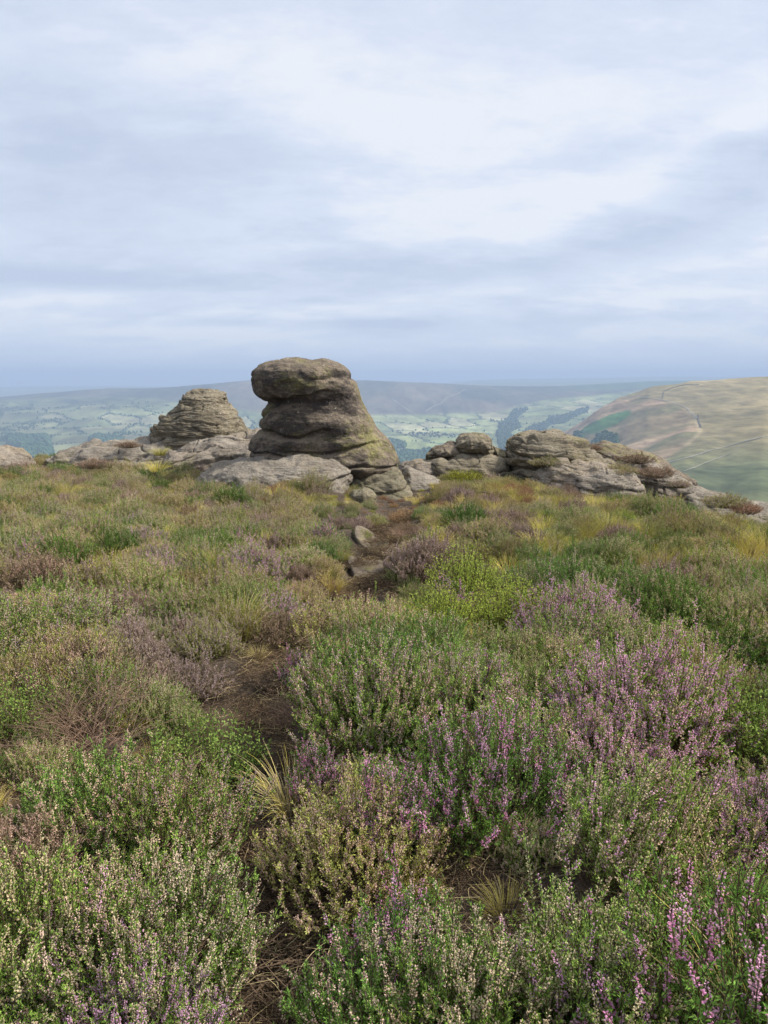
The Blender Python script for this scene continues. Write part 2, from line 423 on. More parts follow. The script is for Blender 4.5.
# the hill across the clough on the right
RD = lambda px: np.interp(px, [540, 600, 650, 700, 768, 1700], [3000, 2700, 2400, 2200, 2000, 1800])
sc_ = {
    520: [(420, 640), (1600, 520), (2400, 482), (3000, 462), (3400, 465), (4200, 470)],
    560: [(420, 640), (1500, 505), (2200, 462), (2900, 434), (3300, 437), (4200, 452)],
    580: [(420, 640), (1400, 500), (2100, 458), (2800, 423), (3200, 426), (4200, 446)],
    600: [(420, 630), (1300, 500), (2000, 455), (2700, 408), (3100, 411), (4000, 440)],
    620: [(420, 620), (1200, 498), (1900, 450), (2300, 420), (2650, 397), (3000, 399), (4000, 436)],
    650: [(420, 600), (1050, 492), (1700, 448), (2200, 405), (2550, 387), (2900, 389), (4000, 430)],
    690: [(420, 585), (950, 488), (1500, 442), (1900, 412), (2400, 381), (2800, 383), (4000, 426)],
    730: [(420, 570), (850, 500), (1300, 448), (1700, 415), (2300, 378), (2700, 380), (4000, 424)],
    768: [(420, 560), (750, 506), (1150, 448), (1600, 410), (2200, 375.5), (2600, 378), (4000, 420)],
    900: [(420, 540), (750, 490), (1150, 435), (1600, 400), (2100, 374), (2600, 377), (4000, 420)],
    1500: [(420, 520), (750, 470), (1150, 425), (1600, 392), (2100, 372), (2600, 375), (4000, 420)],
}
def screen_y(X, Y, Z): return project(X, Y, Z)[1]
def spur_relief(X, Y, px, D):
    # gullies running down the flank
    a = (px - 384) * 0.010
    g = np.abs(fbm(X / 150 + Y / 420, Y / 900, 0, 4, 61))
    w = sstep(700, 1100, D) * sstep(540, 600, px)
    crest = 1 - sstep(2050, 2300, D) * sstep(640, 700, px)
    return (-22 * (0.4 - g) * w + 8 * fbm(X / 50, Y / 130, 0, 3, 62) * w) * (0.20 + 0.30 * crest)
EDGE = [(300, 395), (622, 394), (640, 397), (662, 399), (682, 406), (697, 417), (703, 432), (690, 445), (672, 458), (655, 475), (640, 520), (600, 700)]
def spur_col(X, Y, Z, px, D):
    py = screen_y(X, Y, Z)
    n = fbm(X / 90, Y / 330, 0, 4, 71); ns = fbm(X / 60 + Y / 160, Y / 700, 0, 4, 72); n3 = fbm(X / 28, Y / 150, 0, 3, 73)
    flank = lerp(C(0.22, 0.165, 0.09), C(0.36, 0.245, 0.16), np.clip(0.5 + 1.3 * ns, 0, 1)[..., None])
    flank = lerp(flank, C(0.14, 0.145, 0.065), np.clip(0.10 + 1.6 * fbm(X / 90 + Y / 300, Y / 260, 2, 3, 75), 0, 0.85)[..., None])
    top = lerp(C(0.20, 0.165, 0.08), C(0.33, 0.26, 0.135), np.clip(0.5 + 1.2 * n, 0, 1)[..., None])
    face = lerp(C(0.09, 0.11, 0.055), C(0.155, 0.165, 0.08), np.clip(0.5 + 1.2 * n + .3 * n3, 0, 1)[..., None])
    # the flank lies left of the terrace edge
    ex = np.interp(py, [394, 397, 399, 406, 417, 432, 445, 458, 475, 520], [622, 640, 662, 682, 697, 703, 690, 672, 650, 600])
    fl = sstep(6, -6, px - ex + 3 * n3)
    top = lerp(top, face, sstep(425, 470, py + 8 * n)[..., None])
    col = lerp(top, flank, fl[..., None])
    # worn light rim along the terrace edge
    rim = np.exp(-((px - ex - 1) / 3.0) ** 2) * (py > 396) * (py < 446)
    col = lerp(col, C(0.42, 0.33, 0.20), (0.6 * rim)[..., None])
    # bracken patch
    br = ((px - 604 - (430 - py) * 0.35) / 21) ** 2 + ((py - 424 + (px - 604) * 0.42) / 6.0) ** 2 + 0.5 * n3
    col = lerp(col, C(0.065, 0.17, 0.055), sstep(1.25, 0.85, br)[..., None])
    col = col * (1 + 0.26 * fbm(X / 11, Y / 70, 0, 3, 77) + 0.16 * fbm(X / 34, Y / 150, 5, 3, 78))[..., None]
    g_ = col.mean(-1, keepdims=True)
    return np.clip(lerp(g_ * C(1.12, 1.02, .72), col, 0.8) * 0.90, 0.01, 1)
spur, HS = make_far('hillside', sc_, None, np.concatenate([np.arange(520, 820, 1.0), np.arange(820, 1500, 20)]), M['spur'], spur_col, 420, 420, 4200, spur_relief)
tag(spur, kind='structure')

def find_D(H, px, py, d0, d1, n=400):
    """first distance whose surface shows at pixel row py or above"""
    d = np.linspace(d0, d1, n); P = H(np.full(n, float(px)), d)
    y = project(P[:, 0], P[:, 1], P[:, 2])[1]
    k = np.argmax(y <= py)
    return d[k] if (y <= py).any() else d[np.argmin(y)]
def drape(name, H, pts, width, mat, lift, d0, d1, height=0.0, **tg):
    xs, ys = [], []
    for k in range(len(pts) - 1):
        n = 14
        for i in range(n):
            t = i / n; xs.append(lerp(pts[k][0], pts[k + 1][0], t)); ys.append(lerp(pts[k][1], pts[k + 1][1], t))
    xs.append(pts[-1][0]); ys.append(pts[-1][1])
    ds = np.array([find_D(H, a, b, d0, d1) for a, b in zip(xs, ys)])
    ds = np.convolve(np.pad(ds, 3, 'edge'), np.ones(7) / 7, 'valid')
    P = H(np.array(xs), ds)
    T = np.gradient(P, axis=0); T[:, 2] = 0; T /= np.linalg.norm(T, axis=1)[:, None] + 1e-9
    N = np.stack([-T[:, 1], T[:, 0], 0 * T[:, 0]], -1)
    w = width * (0.75 + 0.5 * np.abs(vnoise(np.arange(len(P)) * 0.7, 0, 0, 5)))[:, None] / 2
    rows = []
    for s, h in ([(-1, 0), (1, 0)] if height == 0 else [(-1, -3), (-.9, height), (.9, height), (1, -3)]):
        q = P + N * w * s
        ang = (q[:, 0]) / q[:, 1] ; pxq = 384 + ang * F * (CT + (512 - 382.6) / F * ST)
        g = H(pxq, q[:, 1])
        q[:, 2] = g[:, 2] + lift + h
        rows.append(q)
    V = np.stack(rows, 1)
    me = mesh_from(name, V.reshape(-1, 3), [grid_faces(len(P), len(rows))[:, ::-1]], [mat], smooth=False)
    return tag(link(name, me), **tg)
drape('hill_track', HS, [(668, 464), (690, 459), (712, 452), (735, 446), (752, 441), (775, 436), (800, 431)], 7, M['track'], 1.0, 500, 2200, kind='structure')
drape('hill_track', HS, [(690, 472), (712, 463), (728, 457), (743, 451)], 4, M['track'], 1.0, 500, 2200, kind='structure')
drape('hill_track', HS, [(628, 396), (650, 398), (672, 402), (688, 408), (700, 420)], 3, M['track'], 1.5, 1200, 2600, kind='structure')
drape('hill_track', HV, [(425, 412), (434, 406.5), (441, 404), (447, 398), (458, 394), (466, 389)], 10, M['track'], 3, 5300, 7000, kind='structure')
drape('hill_track', HV, [(392, 399), (402, 406), (412, 413)], 10, M['track'], 3, 5200, 6600, kind='structure')
drape('dry_stone_wall', HS, [(699, 385), (685, 385), (672, 388), (664, 392), (663, 400)], 3.5, M['wallstone'], 0, 1200, 2500, 1.4,
      label='dark wall running over the shoulder of the hill below its skyline', cat='stone wall')
drape('dry_stone_wall', HS, [(700, 415), (701, 421), (704, 428)], 3.5, M['wallstone'], 0, 900, 2200, 1.4,
      label='short dark wall stub on the terrace edge above the forked track', cat='stone wall')

# far woods: many small crowns, read as one mass each
def blob_template():
    bm_v = []; phi = (1 + 5 ** .5) / 2
    v = np.array([(-1, phi, 0), (1, phi, 0), (-1, -phi, 0), (1, -phi, 0), (0, -1, phi), (0, 1, phi), (0, -1, -phi), (0, 1, -phi), (phi, 0, -1), (phi, 0, 1), (-phi, 0, -1), (-phi, 0, 1)], float)
    v /= np.linalg.norm(v[0])
    f = np.array([(0, 11, 5), (0, 5, 1), (0, 1, 7), (0, 7, 10), (0, 10, 11), (1, 5, 9), (5, 11, 4), (11, 10, 2), (10, 7, 6), (7, 1, 8), (3, 9, 4), (3, 4, 2), (3, 2, 6), (3, 6, 8), (3, 8, 9), (4, 9, 5), (2, 4, 11), (6, 2, 10), (8, 6, 7), (9, 8, 1)])
    return v, f
BV, BF = blob_template()
def wood(name, P, size, label, cat, kind='stuff', hz=1.3):
    n = len(P); s = size * rng.uniform(0.6, 1.25, n)
    V = BV[None] * (1 + 0.25 * rng.uniform(-1, 1, (n, 12, 1)))
    V = V * np.stack([s, s, s * hz], -1)[:, None, :] + P[:, None, :] + np.array([0, 0, 1])[None, None] * (s * 0.6)[:, None, None]
    Fc = (BF[None] + 12 * np.arange(n)[:, None, None]).reshape(-1, 3)
    me = mesh_from(name, V.reshape(-1, 3), [Fc], [M['tree']], smooth=False, attrs={'tint': np.repeat(rng.random(n), 12)})
    return tag(link(name, me), label, cat, kind=kind)
def in_poly(x, y, poly):
    c = np.zeros(len(x), bool); n = len(poly)
    for i in range(n):
        x1, y1 = poly[i]; x2, y2 = poly[(i + 1) % n]
        if y1 == y2: continue
        c ^= ((y1 > y) != (y2 > y)) & (x < (x2 - x1) * (y - y1) / (y2 - y1) + x1)
    return c
def wood_poly(name, H, poly, d0, d1, n, size, label, cat):
    xs = [p[0] for p in poly]; ys = [p[1] for p in poly]
    # sample on the ground in distance, keep what lies inside the mapped plot
    px = rng.uniform(min(xs), max(xs), n * 30); d = np.exp(rng.uniform(math.log(d0), math.log(d1), n * 30))
    P = H(px, d); qx, qy = project(P[:, 0], P[:, 1], P[:, 2])
    k = in_poly(qx, qy, poly); P = P[k][:n]
    if len(P) == 0: print('EMPTY WOOD', label); return
    return wood(name, P, size, label, cat)
wood_poly('wood', HV, [(4, 438), (46, 437), (52, 452), (46, 462), (24, 462), (18, 449), (4, 444)], 2400, 4600, 1500, 13, 'dark wedge shaped wood in the valley at the far left', 'wood')
wood_poly('wood', HV, [(87, 440), (98, 437), (120, 440), (122, 443), (110, 445.5), (94, 444)], 2400, 4600, 700, 12, 'small oval dark wood in pale fields above the left slab', 'wood')
wood_poly('wood', HV, [(398, 456), (430, 452), (432, 466), (398, 470)], 2000, 4200, 600, 14, 'dark band of wood just above the boulders right of the big rock', 'wood')
wood_poly('wood', HV, [(497, 436), (499, 425), (509, 418), (512, 411), (522, 408), (533, 404), (527, 411), (516, 418), (520, 428), (511, 432), (512, 450), (500, 450)], 2300, 5600, 700, 9, 'dark wood filling the head of the clough between the fields', 'wood')
wood_poly('wood', HV, [(518, 438), (530, 428), (541, 425), (550, 418), (566, 415), (588, 408), (590, 411), (572, 418), (566, 423), (551, 425), (541, 431), (532, 432), (524, 441)], 2300, 5800, 700, 9, 'long diagonal belt of trees running up to the foot of the right hill', 'wood')
wood_poly('wood', HV, [(378, 443), (388, 441), (404, 445), (405, 448), (392, 449), (380, 447)], 2300, 4800, 300, 12, 'small dark copse beside the right flank of the big rock', 'wood')
# hedgerow and lane-side trees on the valley floor
n = 40000
px = rng.uniform(-60, 700, n); d = np.exp(rng.uniform(math.log(2400), math.log(6000), n))
P = HV(px, d); r, e = field_cells(P[:, 0], P[:, 1]); clump = fbm(P[:, 0] / 260, P[:, 1] / 420, 0, 3, 81)
keep = ((e < 0.09) & (rng.random(n) < np.where(px > 300, 0.22, 0.5))) | ((clump > 0.34) & (rng.random(n) < 0.5)) 
keep &= ~((px < 210) & (d > 5700)); keep &= ~((px > 210) & (d > 5150))
wood('hedgerow_trees', P[keep], 5.0, 'tiny hedgerow trees scattered between the pale valley fields', 'trees')
# two clumps on the hill flank
wood_poly('tree_clump', HS, [(573, 436), (577, 433), (583, 434), (585, 439), (583, 443), (577, 443), (573, 440)], 1500, 3400, 120, 6.5, 'smaller dark round tree clump low on the tan hillside', 'tree clump')
wood_poly('tree_clump', HS, [(592, 445), (598, 437), (606, 433), (612, 436), (617, 437), (620, 442), (616, 446), (606, 447.5), (594, 447.5)], 1500, 3400, 320, 6.5, 'larger dark tree clump above the right rocks', 'tree clump')

# ------------------------------------------------------------------ rocks
def rock(name, axis, rows, D, mat, label, cat='rock', creases=(), strata=None, fz=9.0, noise_amp=0.06, nseed=0, nu=220, nv=240, pw=2.6, lean=0.0, fine=0.02, rescale=1.0, facets=0.0, joint=0.5):
    """axis 'z': rows (py, pxL, pxR, front, back).  axis 'x': rows (px, pyTop, pyBot, front, back)
       front/back are metres before/behind distance D."""
    rows = sorted(rows, key=lambda r: -r[0] if axis == 'z' else r[0])
    R = np.array(rows, float)
    s = np.concatenate([[0], np.cumsum(np.hypot(np.diff(R[:, 0]), 0.5 * (np.abs(np.diff(R[:, 1])) + np.abs(np.diff(R[:, 2])))))])
    q = np.linspace(0, s[-1], nu)
    I = [np.interp(q, s, R[:, k]) for k in range(5)]
    ker = np.hanning(max(5, (nu // 28) | 1) + 2)[1:-1]; ker /= ker.sum(); h = len(ker) // 2
    I = [np.convolve(np.concatenate([2 * a[0] - a[h:0:-1], a, 2 * a[-1] - a[-2:-h - 2:-1]]), ker, 'valid') for a in I]
    # rounded ends
    if axis == 'z':
        L = at(I[1], I[0], D); Rr = at(I[2], I[0], D)
        cx, ax = (L[:, 0] + Rr[:, 0]) / 2, (Rr[:, 0] - L[:, 0]) / 2; cz = L[:, 2]
    else:
        T = at(I[0], I[1], D); Bm = at(I[0], I[2], D)
        cx = T[:, 0]; cz = (T[:, 2] + Bm[:, 2]) / 2; ax = (T[:, 2] - Bm[:, 2]) / 2
    ax = np.maximum(ax, 0.002)
    yf, yb = I[3], I[4]
    cy = D + (yb - yf) / 2; ay = (yf + yb) / 2
    cap = 14
    def ext(a, end, val=None):
        return a
    ph = np.linspace(0, 2 * np.pi, nv, endpoint=False)
    c, sn = np.cos(ph), np.sin(ph)
    ce = np.sign(c) * np.abs(c) ** (2 / pw); se = np.sign(sn) * np.abs(sn) ** (2 / pw)
    def ringset(cx, cz, ax, cy, ay):
        if axis == 'z':
            return np.stack([cx[:, None] + ax[:, None] * ce[None], cy[:, None] + ay[:, None] * se[None], cz[:, None] + 0 * ce[None]], -1)
        return np.stack([cx[:, None] + 0 * ce[None], cy[:, None] + ay[:, None] * se[None], cz[:, None] + ax[:, None] * ce[None]], -1)
    k = np.linspace(0, 1, cap + 1)[1:]
    kk = np.cos(k * np.pi / 2)[:, None]
    def capset(i, sign):
        bul = 0.18 * min(ax[i], ay[i]) * np.sin(k * np.pi / 2)
        o = np.ones(cap)
        if axis == 'z': return ringset(cx[i] * o, cz[i] + sign * bul, ax[i] * kk[:, 0], cy[i] * o, ay[i] * kk[:, 0])
        return ringset(cx[i] + sign * bul, cz[i] * o, ax[i] * kk[:, 0], cy[i] * o, ay[i] * kk[:, 0])
    V = np.concatenate([capset(0, -1)[::-1], ringset(cx, cz, ax, cy, ay), capset(-1, 1)])
    def normals(V):
        du = np.gradient(V, axis=0); dv = np.roll(V, -1, 1) - np.roll(V, 1, 1)
        N = np.cross(dv, du); 
        N /= np.linalg.norm(N, axis=-1, keepdims=True) + 1e-9
        cen = V.mean(axis=1, keepdims=True)
        sg = np.sign(((V - cen) * N).sum(-1).mean()); 
        return N * (sg if sg else 1)
    N = normals(V)
    X, Y, Z = V[..., 0], V[..., 1], V[..., 2]
    if lean: Y += lean * (Z - Z.min())
    o = nseed * 13.7
    size = max(ax.max(), 0.2)
    d = noise_amp * 1.6 * fbm(X / size * 0.9 + o, Y / size * 0.9, Z / size * 1.2, 3, nseed)
    d = d + fine * 1.8 * fbm(X * 5 + o, Y * 5, Z * fz, 4, nseed + 3)
    if facets:
        fx = fbm(X * 1.6 + o, Y * 1.6, Z * 2.2, 2, nseed + 40)
        d = d + facets * (np.abs(fx) * 2 - 0.5)
    endw = np.ones(V.shape[0])
    for (poly, dep, wid) in creases:
        pp = np.array([at(a, b, D) for a, b in poly])
        zc = np.interp(X, pp[:, 0], pp[:, 2]) + 0.03 * fbm(X * 2.2 + o, Y * 2.2, 0, 3, nseed + 9)
        fade = sstep(pp[0, 0] - 0.25, pp[0, 0] + 0.05, X) * sstep(pp[-1, 0] + 0.25, pp[-1, 0] - 0.05, X)
        dz = Z - zc
        # lip above overhangs the groove
        d = d - dep * fade * np.where(dz > 0, np.exp(-(dz / (wid * 0.7)) ** 2), np.exp(-(np.abs(dz) / (wid * 1.6)) ** 1.5))
    if strata:
        hgt, amp, dip = strata
        w = Z + dip * X + hgt * 1.15 * fbm(X * 0.9 + o, Y * 0.9, Z * 0.8, 3, nseed + 5) + hgt * 0.55 * vnoise(Z / hgt * 0.45 + o, 0, 0, nseed + 21) 
        t = w / hgt; fl = np.floor(t); fr = t - fl
        rnd = _hash(fl, 0 * fl, 0 * fl + 1, nseed + 7) * 2 - 1
        rnd2 = _hash(fl + 1, 0 * fl, 0 * fl + 1, nseed + 7) * 2 - 1
        local = 0.55 + 0.9 * fbm(X * 1.3 + fl * 3.1, Y * 1.3, 0, 2, nseed + 6)
        edge = np.minimum(fr, 1 - fr)
        gv = np.clip(0.25 + 1.5 * np.abs(fbm(X * 1.1 + np.round(t) * 4.3, Y * 1.1, np.round(t) * 2.1, 2, nseed + 6)), 0.1, 1.3)
        # bedding planes: thin deep grooves under overhanging lips, each bed set back by its own amount
        d = d - amp * 1.1 * gv * np.where(fr > 0.5, np.exp(-((1 - fr) / 0.05) ** 2), np.exp(-(fr / 0.20) ** 1.3))
        off = lambda f: (_hash(f, 0 * f, 0 * f + 1, nseed + 7) * 2 - 1) * 0.8 + 1.0 * fbm(X * 1.7 + f * 3.1, Y * 1.7, f * 0.7, 2, nseed + 16)
        d = d + amp * 1.0 * lerp(off(fl), off(fl + 1), sstep(0.90, 1.0, fr))
        # lesser laminations
        t2 = w / (hgt * 0.31) + 0.6 * fbm(X * 1.9, Y * 1.9, 3, 2, nseed + 17); e2 = np.abs(t2 - np.round(t2))
        d = d - amp * 0.32 * np.clip(0.3 + 1.6 * fbm(X * 2.3 + np.round(t2) * 1.7, Y * 2.3, 1, 2, nseed + 18), 0, 1) * np.exp(-(e2 / 0.14) ** 2)
        jn = np.abs(fbm(X * 1.5 + fl * 5.7, Y * 1.5, fl * 1.3, 2, nseed + 8))
        d = d - amp * joint * np.exp(-(jn / 0.025) ** 2)
    if axis == 'z':
        # weaken at the flat caps
        pass
    V = V + N * d[..., None]
    nuT, nvT = V.shape[:2]
    base = np.array([V[..., 0].mean(), D, float(ground_z(V[..., 0].mean(), D))])
    Vf = (V - base).reshape(-1, 3)
    me = mesh_from(name, Vf, [grid_faces(nuT, nvT, wrap=True)], [M[mat]])
    ob = link(name, me, loc=tuple(base))
    ROCKS.append((V[..., 0].min(), V[..., 0].max(), V[..., 1].min(), V[..., 1].max()))
    return tag(ob, label, cat)
ROCKS = []

DM = 13.6
rock('anvil_boulder', 'z', [
    (360.5, 280, 312, 0.25, 0.5), (361.8, 270, 328, 0.55, 0.8), (365, 260, 341, 0.95, 1.0), (371, 255, 349, 1.1, 1.1), (380, 253, 355, 1.15, 1.15), (389, 255, 358, 1.1, 1.15),
    (394, 257, 359.5, 1.05, 1.1), (398, 263, 360.5, 0.98, 1.1), (401, 268, 362, 0.92, 1.1), (404, 268, 363, 0.92, 1.1), (410, 263, 366, 0.95, 1.15), (420, 260, 373, 1.02, 1.2), (427, 260, 378, 1.0, 1.2), (432, 258, 381, 0.97, 1.25),
    (440, 252, 387, 1.02, 1.3), (448, 250, 392, 1.0, 1.35), (456, 251, 397, 1.05, 1.4), (463, 252, 400, 1.1, 1.45), (468, 253, 399, 1.05, 1.45), (473, 256, 392, 0.9, 1.4), (500, 260, 380, 0.8, 1.4)],
    DM, 'rock_main', 'huge anvil shaped gritstone boulder with overhanging rounded head', 'boulder',
    creases=[([(279, 401), (288, 399), (300, 397), (314, 396), (328, 392)], 0.11, 0.04),
             ([(262, 429), (279, 429), (291, 432), (304, 434), (316, 430), (326, 427)], 0.09, 0.035),
             ([(262, 418), (272, 408), (280, 402)], 0.06, 0.04),
             ([(300, 447), (330, 449), (360, 444), (372, 440)], 0.06, 0.03),
             ([(250, 452), (275, 449), (300, 452)], 0.05, 0.03),
             ([(320, 381), (338, 376), (352, 378)], 0.05, 0.06),
             ([(345, 463), (365, 460), (398, 466)], 0.08, 0.03)],
    fz=5.0, noise_amp=0.035, nseed=1, nu=330, nv=420, pw=2.3, fine=0.028, facets=0.03)
rock('base_rock', 'x', [(322, 478, 512, 0.3, .6), (335, 472, 515, 0.7, .8), (352, 468, 520, 1.0, .9), (375, 466, 522, 1.15, 1.0), (392, 463, 524, 1.1, 1.0), (399, 466, 524, 1.05, .9), (406, 478, 526, 0.95, .8), (412, 489, 528, 0.8, .7), (417, 500, 530, 0.6, .6)],
     DM - 0.2, 'rock_base', 'lichened pyramid of rock under the right foot of the anvil boulder',
     creases=[([(345, 482), (372, 474), (392, 470)], 0.09, 0.035), ([(352, 491), (375, 486), (405, 484)], 0.06, 0.03)],
     strata=(0.16, 0.03, 0.25), noise_amp=0.06, nseed=2, lean=0.25, nu=200)
rock('slab_rock', 'x', [(196, 476, 500, 0.2, .5), (208, 469, 500, 0.5, .8), (235, 463, 500, 0.8, 1), (270, 459, 502, 0.9, 1.1), (300, 457, 505, 0.9, 1.1), (325, 459, 505, 0.85, 1), (340, 462, 500, 0.7, .8), (347, 466, 492, 0.5, .6), (351, 471, 484, 0.2, .3)],
     DM - 1.3, 'rock_slab', 'long low rounded slab in front of the anvil boulder', creases=[([(300, 482), (330, 478), (352, 474)], 0.07, 0.03)],
     strata=(0.20, 0.03, 0.05), joint=0.0, noise_amp=0.06, facets=.02, nseed=3, lean=0.5, nu=220)
rock('small_stone', 'x', [(349, 494, 505, 0.1, .1), (354, 490, 506, 0.25, .2), (364, 488.5, 507, 0.3, .3), (372, 491, 506, 0.22, .2), (376, 495, 504, 0.1, .1)],
     DM - 1.9, 'rock_base', 'small round mossy stone below the anvil boulder', noise_amp=0.02, nseed=4, nu=60, nv=80, fine=0.01)
# left tor
rock('layered_tor', 'z', [(393, 193, 217, .45, .5), (394.2, 188, 223, .75, .8), (398, 185, 226, .85, .95), (403, 184, 227, .9, 1.0), (406, 178, 230, .95, 1.05), (412, 171, 236, 1.1, 1.1), (420, 163, 242, 1.25, 1.2), (428, 157, 248, 1.35, 1.3), (434, 155, 251, 1.35, 1.3), (442, 152, 250, 1.5, 1.4), (460, 150, 250, 1.5, 1.4)],
     17.5, 'rock_tor', 'pale tiered rock stack of many thin beds left of the anvil boulder', 'rock stack', strata=(0.11, 0.042, 0.09), joint=0.9, noise_amp=0.09, nseed=5, nu=400, nv=360, fine=0.03, facets=0.05)
rock('slab_rock', 'x', [(140, 441, 470, .4, .6), (150, 436, 470, .8, .9), (175, 433, 470, 1.1, 1.1), (205, 434, 472, 1.2, 1.1), (225, 434, 475, 1.0, 1.0), (240, 438, 475, .7, .7)],
     16.8, 'rock', 'broken ledge of rock at the foot of the tiered rock stack', strata=(0.14, 0.05, 0.1), noise_amp=0.08, nseed=6, facets=0.05, lean=0.5)
rock('slab_rock', 'x', [(160, 470, 490, .3, .4), (166, 459, 490, .8, .8), (180, 449, 492, 1.1, 1.0), (205, 441, 495, 1.3, 1.2), (232, 434, 495, 1.4, 1.3), (252, 430, 495, 1.4, 1.3), (275, 430, 495, 1.2, 1.2), (300, 440, 495, .9, 1.0)],
     15.6, 'rock', 'pinkish sloping slab between the rock stack and the anvil boulder', strata=(0.15, 0.06, -0.16), joint=1.2, noise_amp=0.10, nseed=7, lean=0.8, facets=0.04)
rock('slab_rock', 'x', [(38, 463, 485, .3, .4), (46, 457, 486, .7, .7), (64, 451, 486, 1.0, 1.0), (95, 446, 488, 1.2, 1.2), (130, 443, 488, 1.3, 1.3), (155, 442, 488, 1.3, 1.3), (172, 444, 488, 1.1, 1.1), (186, 450, 488, .8, .8)],
     16.2, 'rock_slab', 'broad flat grey slab left of the rock stack above the moor edge', strata=(0.13, 0.06, -0.05), joint=1.2, noise_amp=0.07, nseed=8, lean=1.0, facets=.05)
rock('slab_rock', 'x', [(-60, 454, 480, .6, .6), (-25, 450, 480, .9, .9), (-4, 450, 482, .8, .9), (7, 456, 482, .7, .8), (20, 460, 482, .5, .5), (28, 466, 480, .3, .3)],
     15.0, 'rock', 'grey outcrop cut by the left edge of the picture', strata=(0.16, 0.05, 0.2), noise_amp=0.06, nseed=9, lean=0.6)
# right of the anvil boulder
rock('boulder', 'x', [(394, 472, 492, .3, .4), (402, 463, 494, .6, .7), (415, 460, 496, .75, .8), (430, 461, 496, .75, .8), (438, 466, 496, .6, .6), (445, 478, 494, .3, .3)],
     15.4, 'rock', 'squat layered boulder just right of the anvil boulder', 'boulder', strata=(0.14, 0.04, 0.1), noise_amp=0.05, nseed=10, nu=120, nv=160, lean=0.3)
rock('slab_rock', 'x', [(402, 480, 512, .4, .4), (410, 472, 514, .7, .8), (425, 477, 516, .8, .9), (440, 483, 516, .7, .8), (452, 490, 514, .5, .6), (462, 497, 510, .2, .3)],
     13.9, 'rock_slab', 'smooth slab sloping down right from the anvil boulder', strata=(0.14, 0.03, 0.3), noise_amp=0.04, nseed=11, nu=140, nv=160, lean=0.7)
rock('tor_rock', 'x', [(420, 470, 505, .3, .5), (427, 460, 505, .7, .8), (438, 455, 505, .95, .9), (455, 451, 505, 1.1, 1.1), (478, 452, 505, 1.1, 1.1), (498, 456, 505, 1.0, 1.0), (507, 463, 505, .8, .8), (514, 474, 505, .5, .5)],
     15.6, 'rock_tor', 'wide layered rock carrying a rounded cap boulder', strata=(0.17, 0.07, 0.08), noise_amp=0.08, nseed=12, nu=220, nv=240, facets=0.04, lean=0.25)
rock('boulder', 'x', [(456, 444, 450, .2, .3), (460, 438, 453, .5, .6), (468, 434.5, 454, .65, .7), (478, 433, 454, .65, .7), (486, 436, 454, .55, .6), (491, 442, 453, .35, .4), (494, 447, 452, .15, .2)],
     15.8, 'rock_tor', 'rounded cap boulder on top of the wide layered rock', 'boulder', noise_amp=0.05, nseed=13, nu=120, nv=160, fine=0.02, creases=[([(458, 448), (475, 449), (493, 448)], 0.05, 0.02)])
rock('boulder', 'x', [(428, 453, 460, .3, .3), (433, 448, 461, .5, .6), (443, 444.5, 461, .65, .7), (455, 444, 460, .6, .7), (463, 448, 458, .4, .4)],
     16.0, 'rock_main', 'low dark boulder left of the rounded cap boulder', 'boulder', noise_amp=0.05, nseed=14, nu=100, nv=140, fine=0.02)
rock('boulder', 'x', [(486, 450, 470, .3, .3), (494, 446, 472, .6, .6), (503, 450, 474, .6, .6), (509, 456, 474, .5, .5), (514, 466, 472, .2, .2)],
     16.1, 'rock_tor', 'grey sloping boulder right of the rounded cap boulder', 'boulder', noise_amp=0.05, nseed=15, nu=100, nv=140, strata=(0.15, 0.04, 0.2))
rock('tor_rock', 'x', [(509, 452, 482, .5, .5), (512, 442, 484, .9, .9), (520, 438, 485, 1.2, 1.1), (540, 437, 486, 1.3, 1.3), (560, 437.5, 487, 1.3, 1.3), (576, 441, 488, 1.2, 1.2), (590, 448, 490, 1.1, 1.1), (600, 454, 492, .9, .9), (610, 462, 492, .5, .6)],
     15.5, 'rock_tor', 'big bedded block of rock with deep overhanging ledges right of centre', strata=(0.12, 0.075, 0.10), noise_amp=0.05, joint=.8, nseed=16, nu=260, nv=280, facets=0.05, lean=0.15,
     creases=[([(515, 452), (545, 453), (575, 461)], 0.10, 0.04), ([(515, 464), (540, 463), (570, 468)], 0.12, 0.05)])
rock('slab_rock', 'x', [(540, 474, 498, .4, .4), (552, 467, 498, .7, .8), (575, 462, 500, .95, 1.0), (600, 462, 500, 1.0, 1.1), (625, 468, 502, .8, 1.0), (640, 478, 502, .5, .6)],
     13.9, 'rock', 'pale flat slab in front of the big bedded block', strata=(0.09, 0.05, 0.14), joint=1, facets=.04, noise_amp=0.06, nseed=17, nu=180, nv=180, lean=0.8)
rock('slab_rock', 'x', [(570, 450, 480, .4, .5), (580, 444, 482, .8, .8), (600, 443, 486, 1.1, 1.1), (625, 447, 492, 1.2, 1.2), (648, 454, 498, 1.2, 1.2), (668, 463, 502, 1.1, 1.1), (684, 474, 506, .9, .9), (696, 483, 508, .7, .7), (706, 491, 510, .4, .4)],
     16.6, 'rock_main', 'long dark stepped ledge descending to the right against the green hill', strata=(0.10, 0.08, 0.27), noise_amp=0.06, joint=1, nseed=18, nu=240, nv=220, lean=0.3)
rock('slab_rock', 'x', [(615, 470, 505, .5, .5), (628, 462, 505, .9, .9), (648, 460, 508, 1.1, 1.1), (668, 468, 510, 1.0, 1.0), (684, 479, 512, .8, .8), (700, 492, 514, .5, .5)],
     15.2, 'rock', 'grey block patched with heather in front of the dark stepped ledge', strata=(0.10, 0.06, 0.25), noise_amp=0.06, joint=1, facets=.04, nseed=19, nu=180, nv=180, lean=0.7)
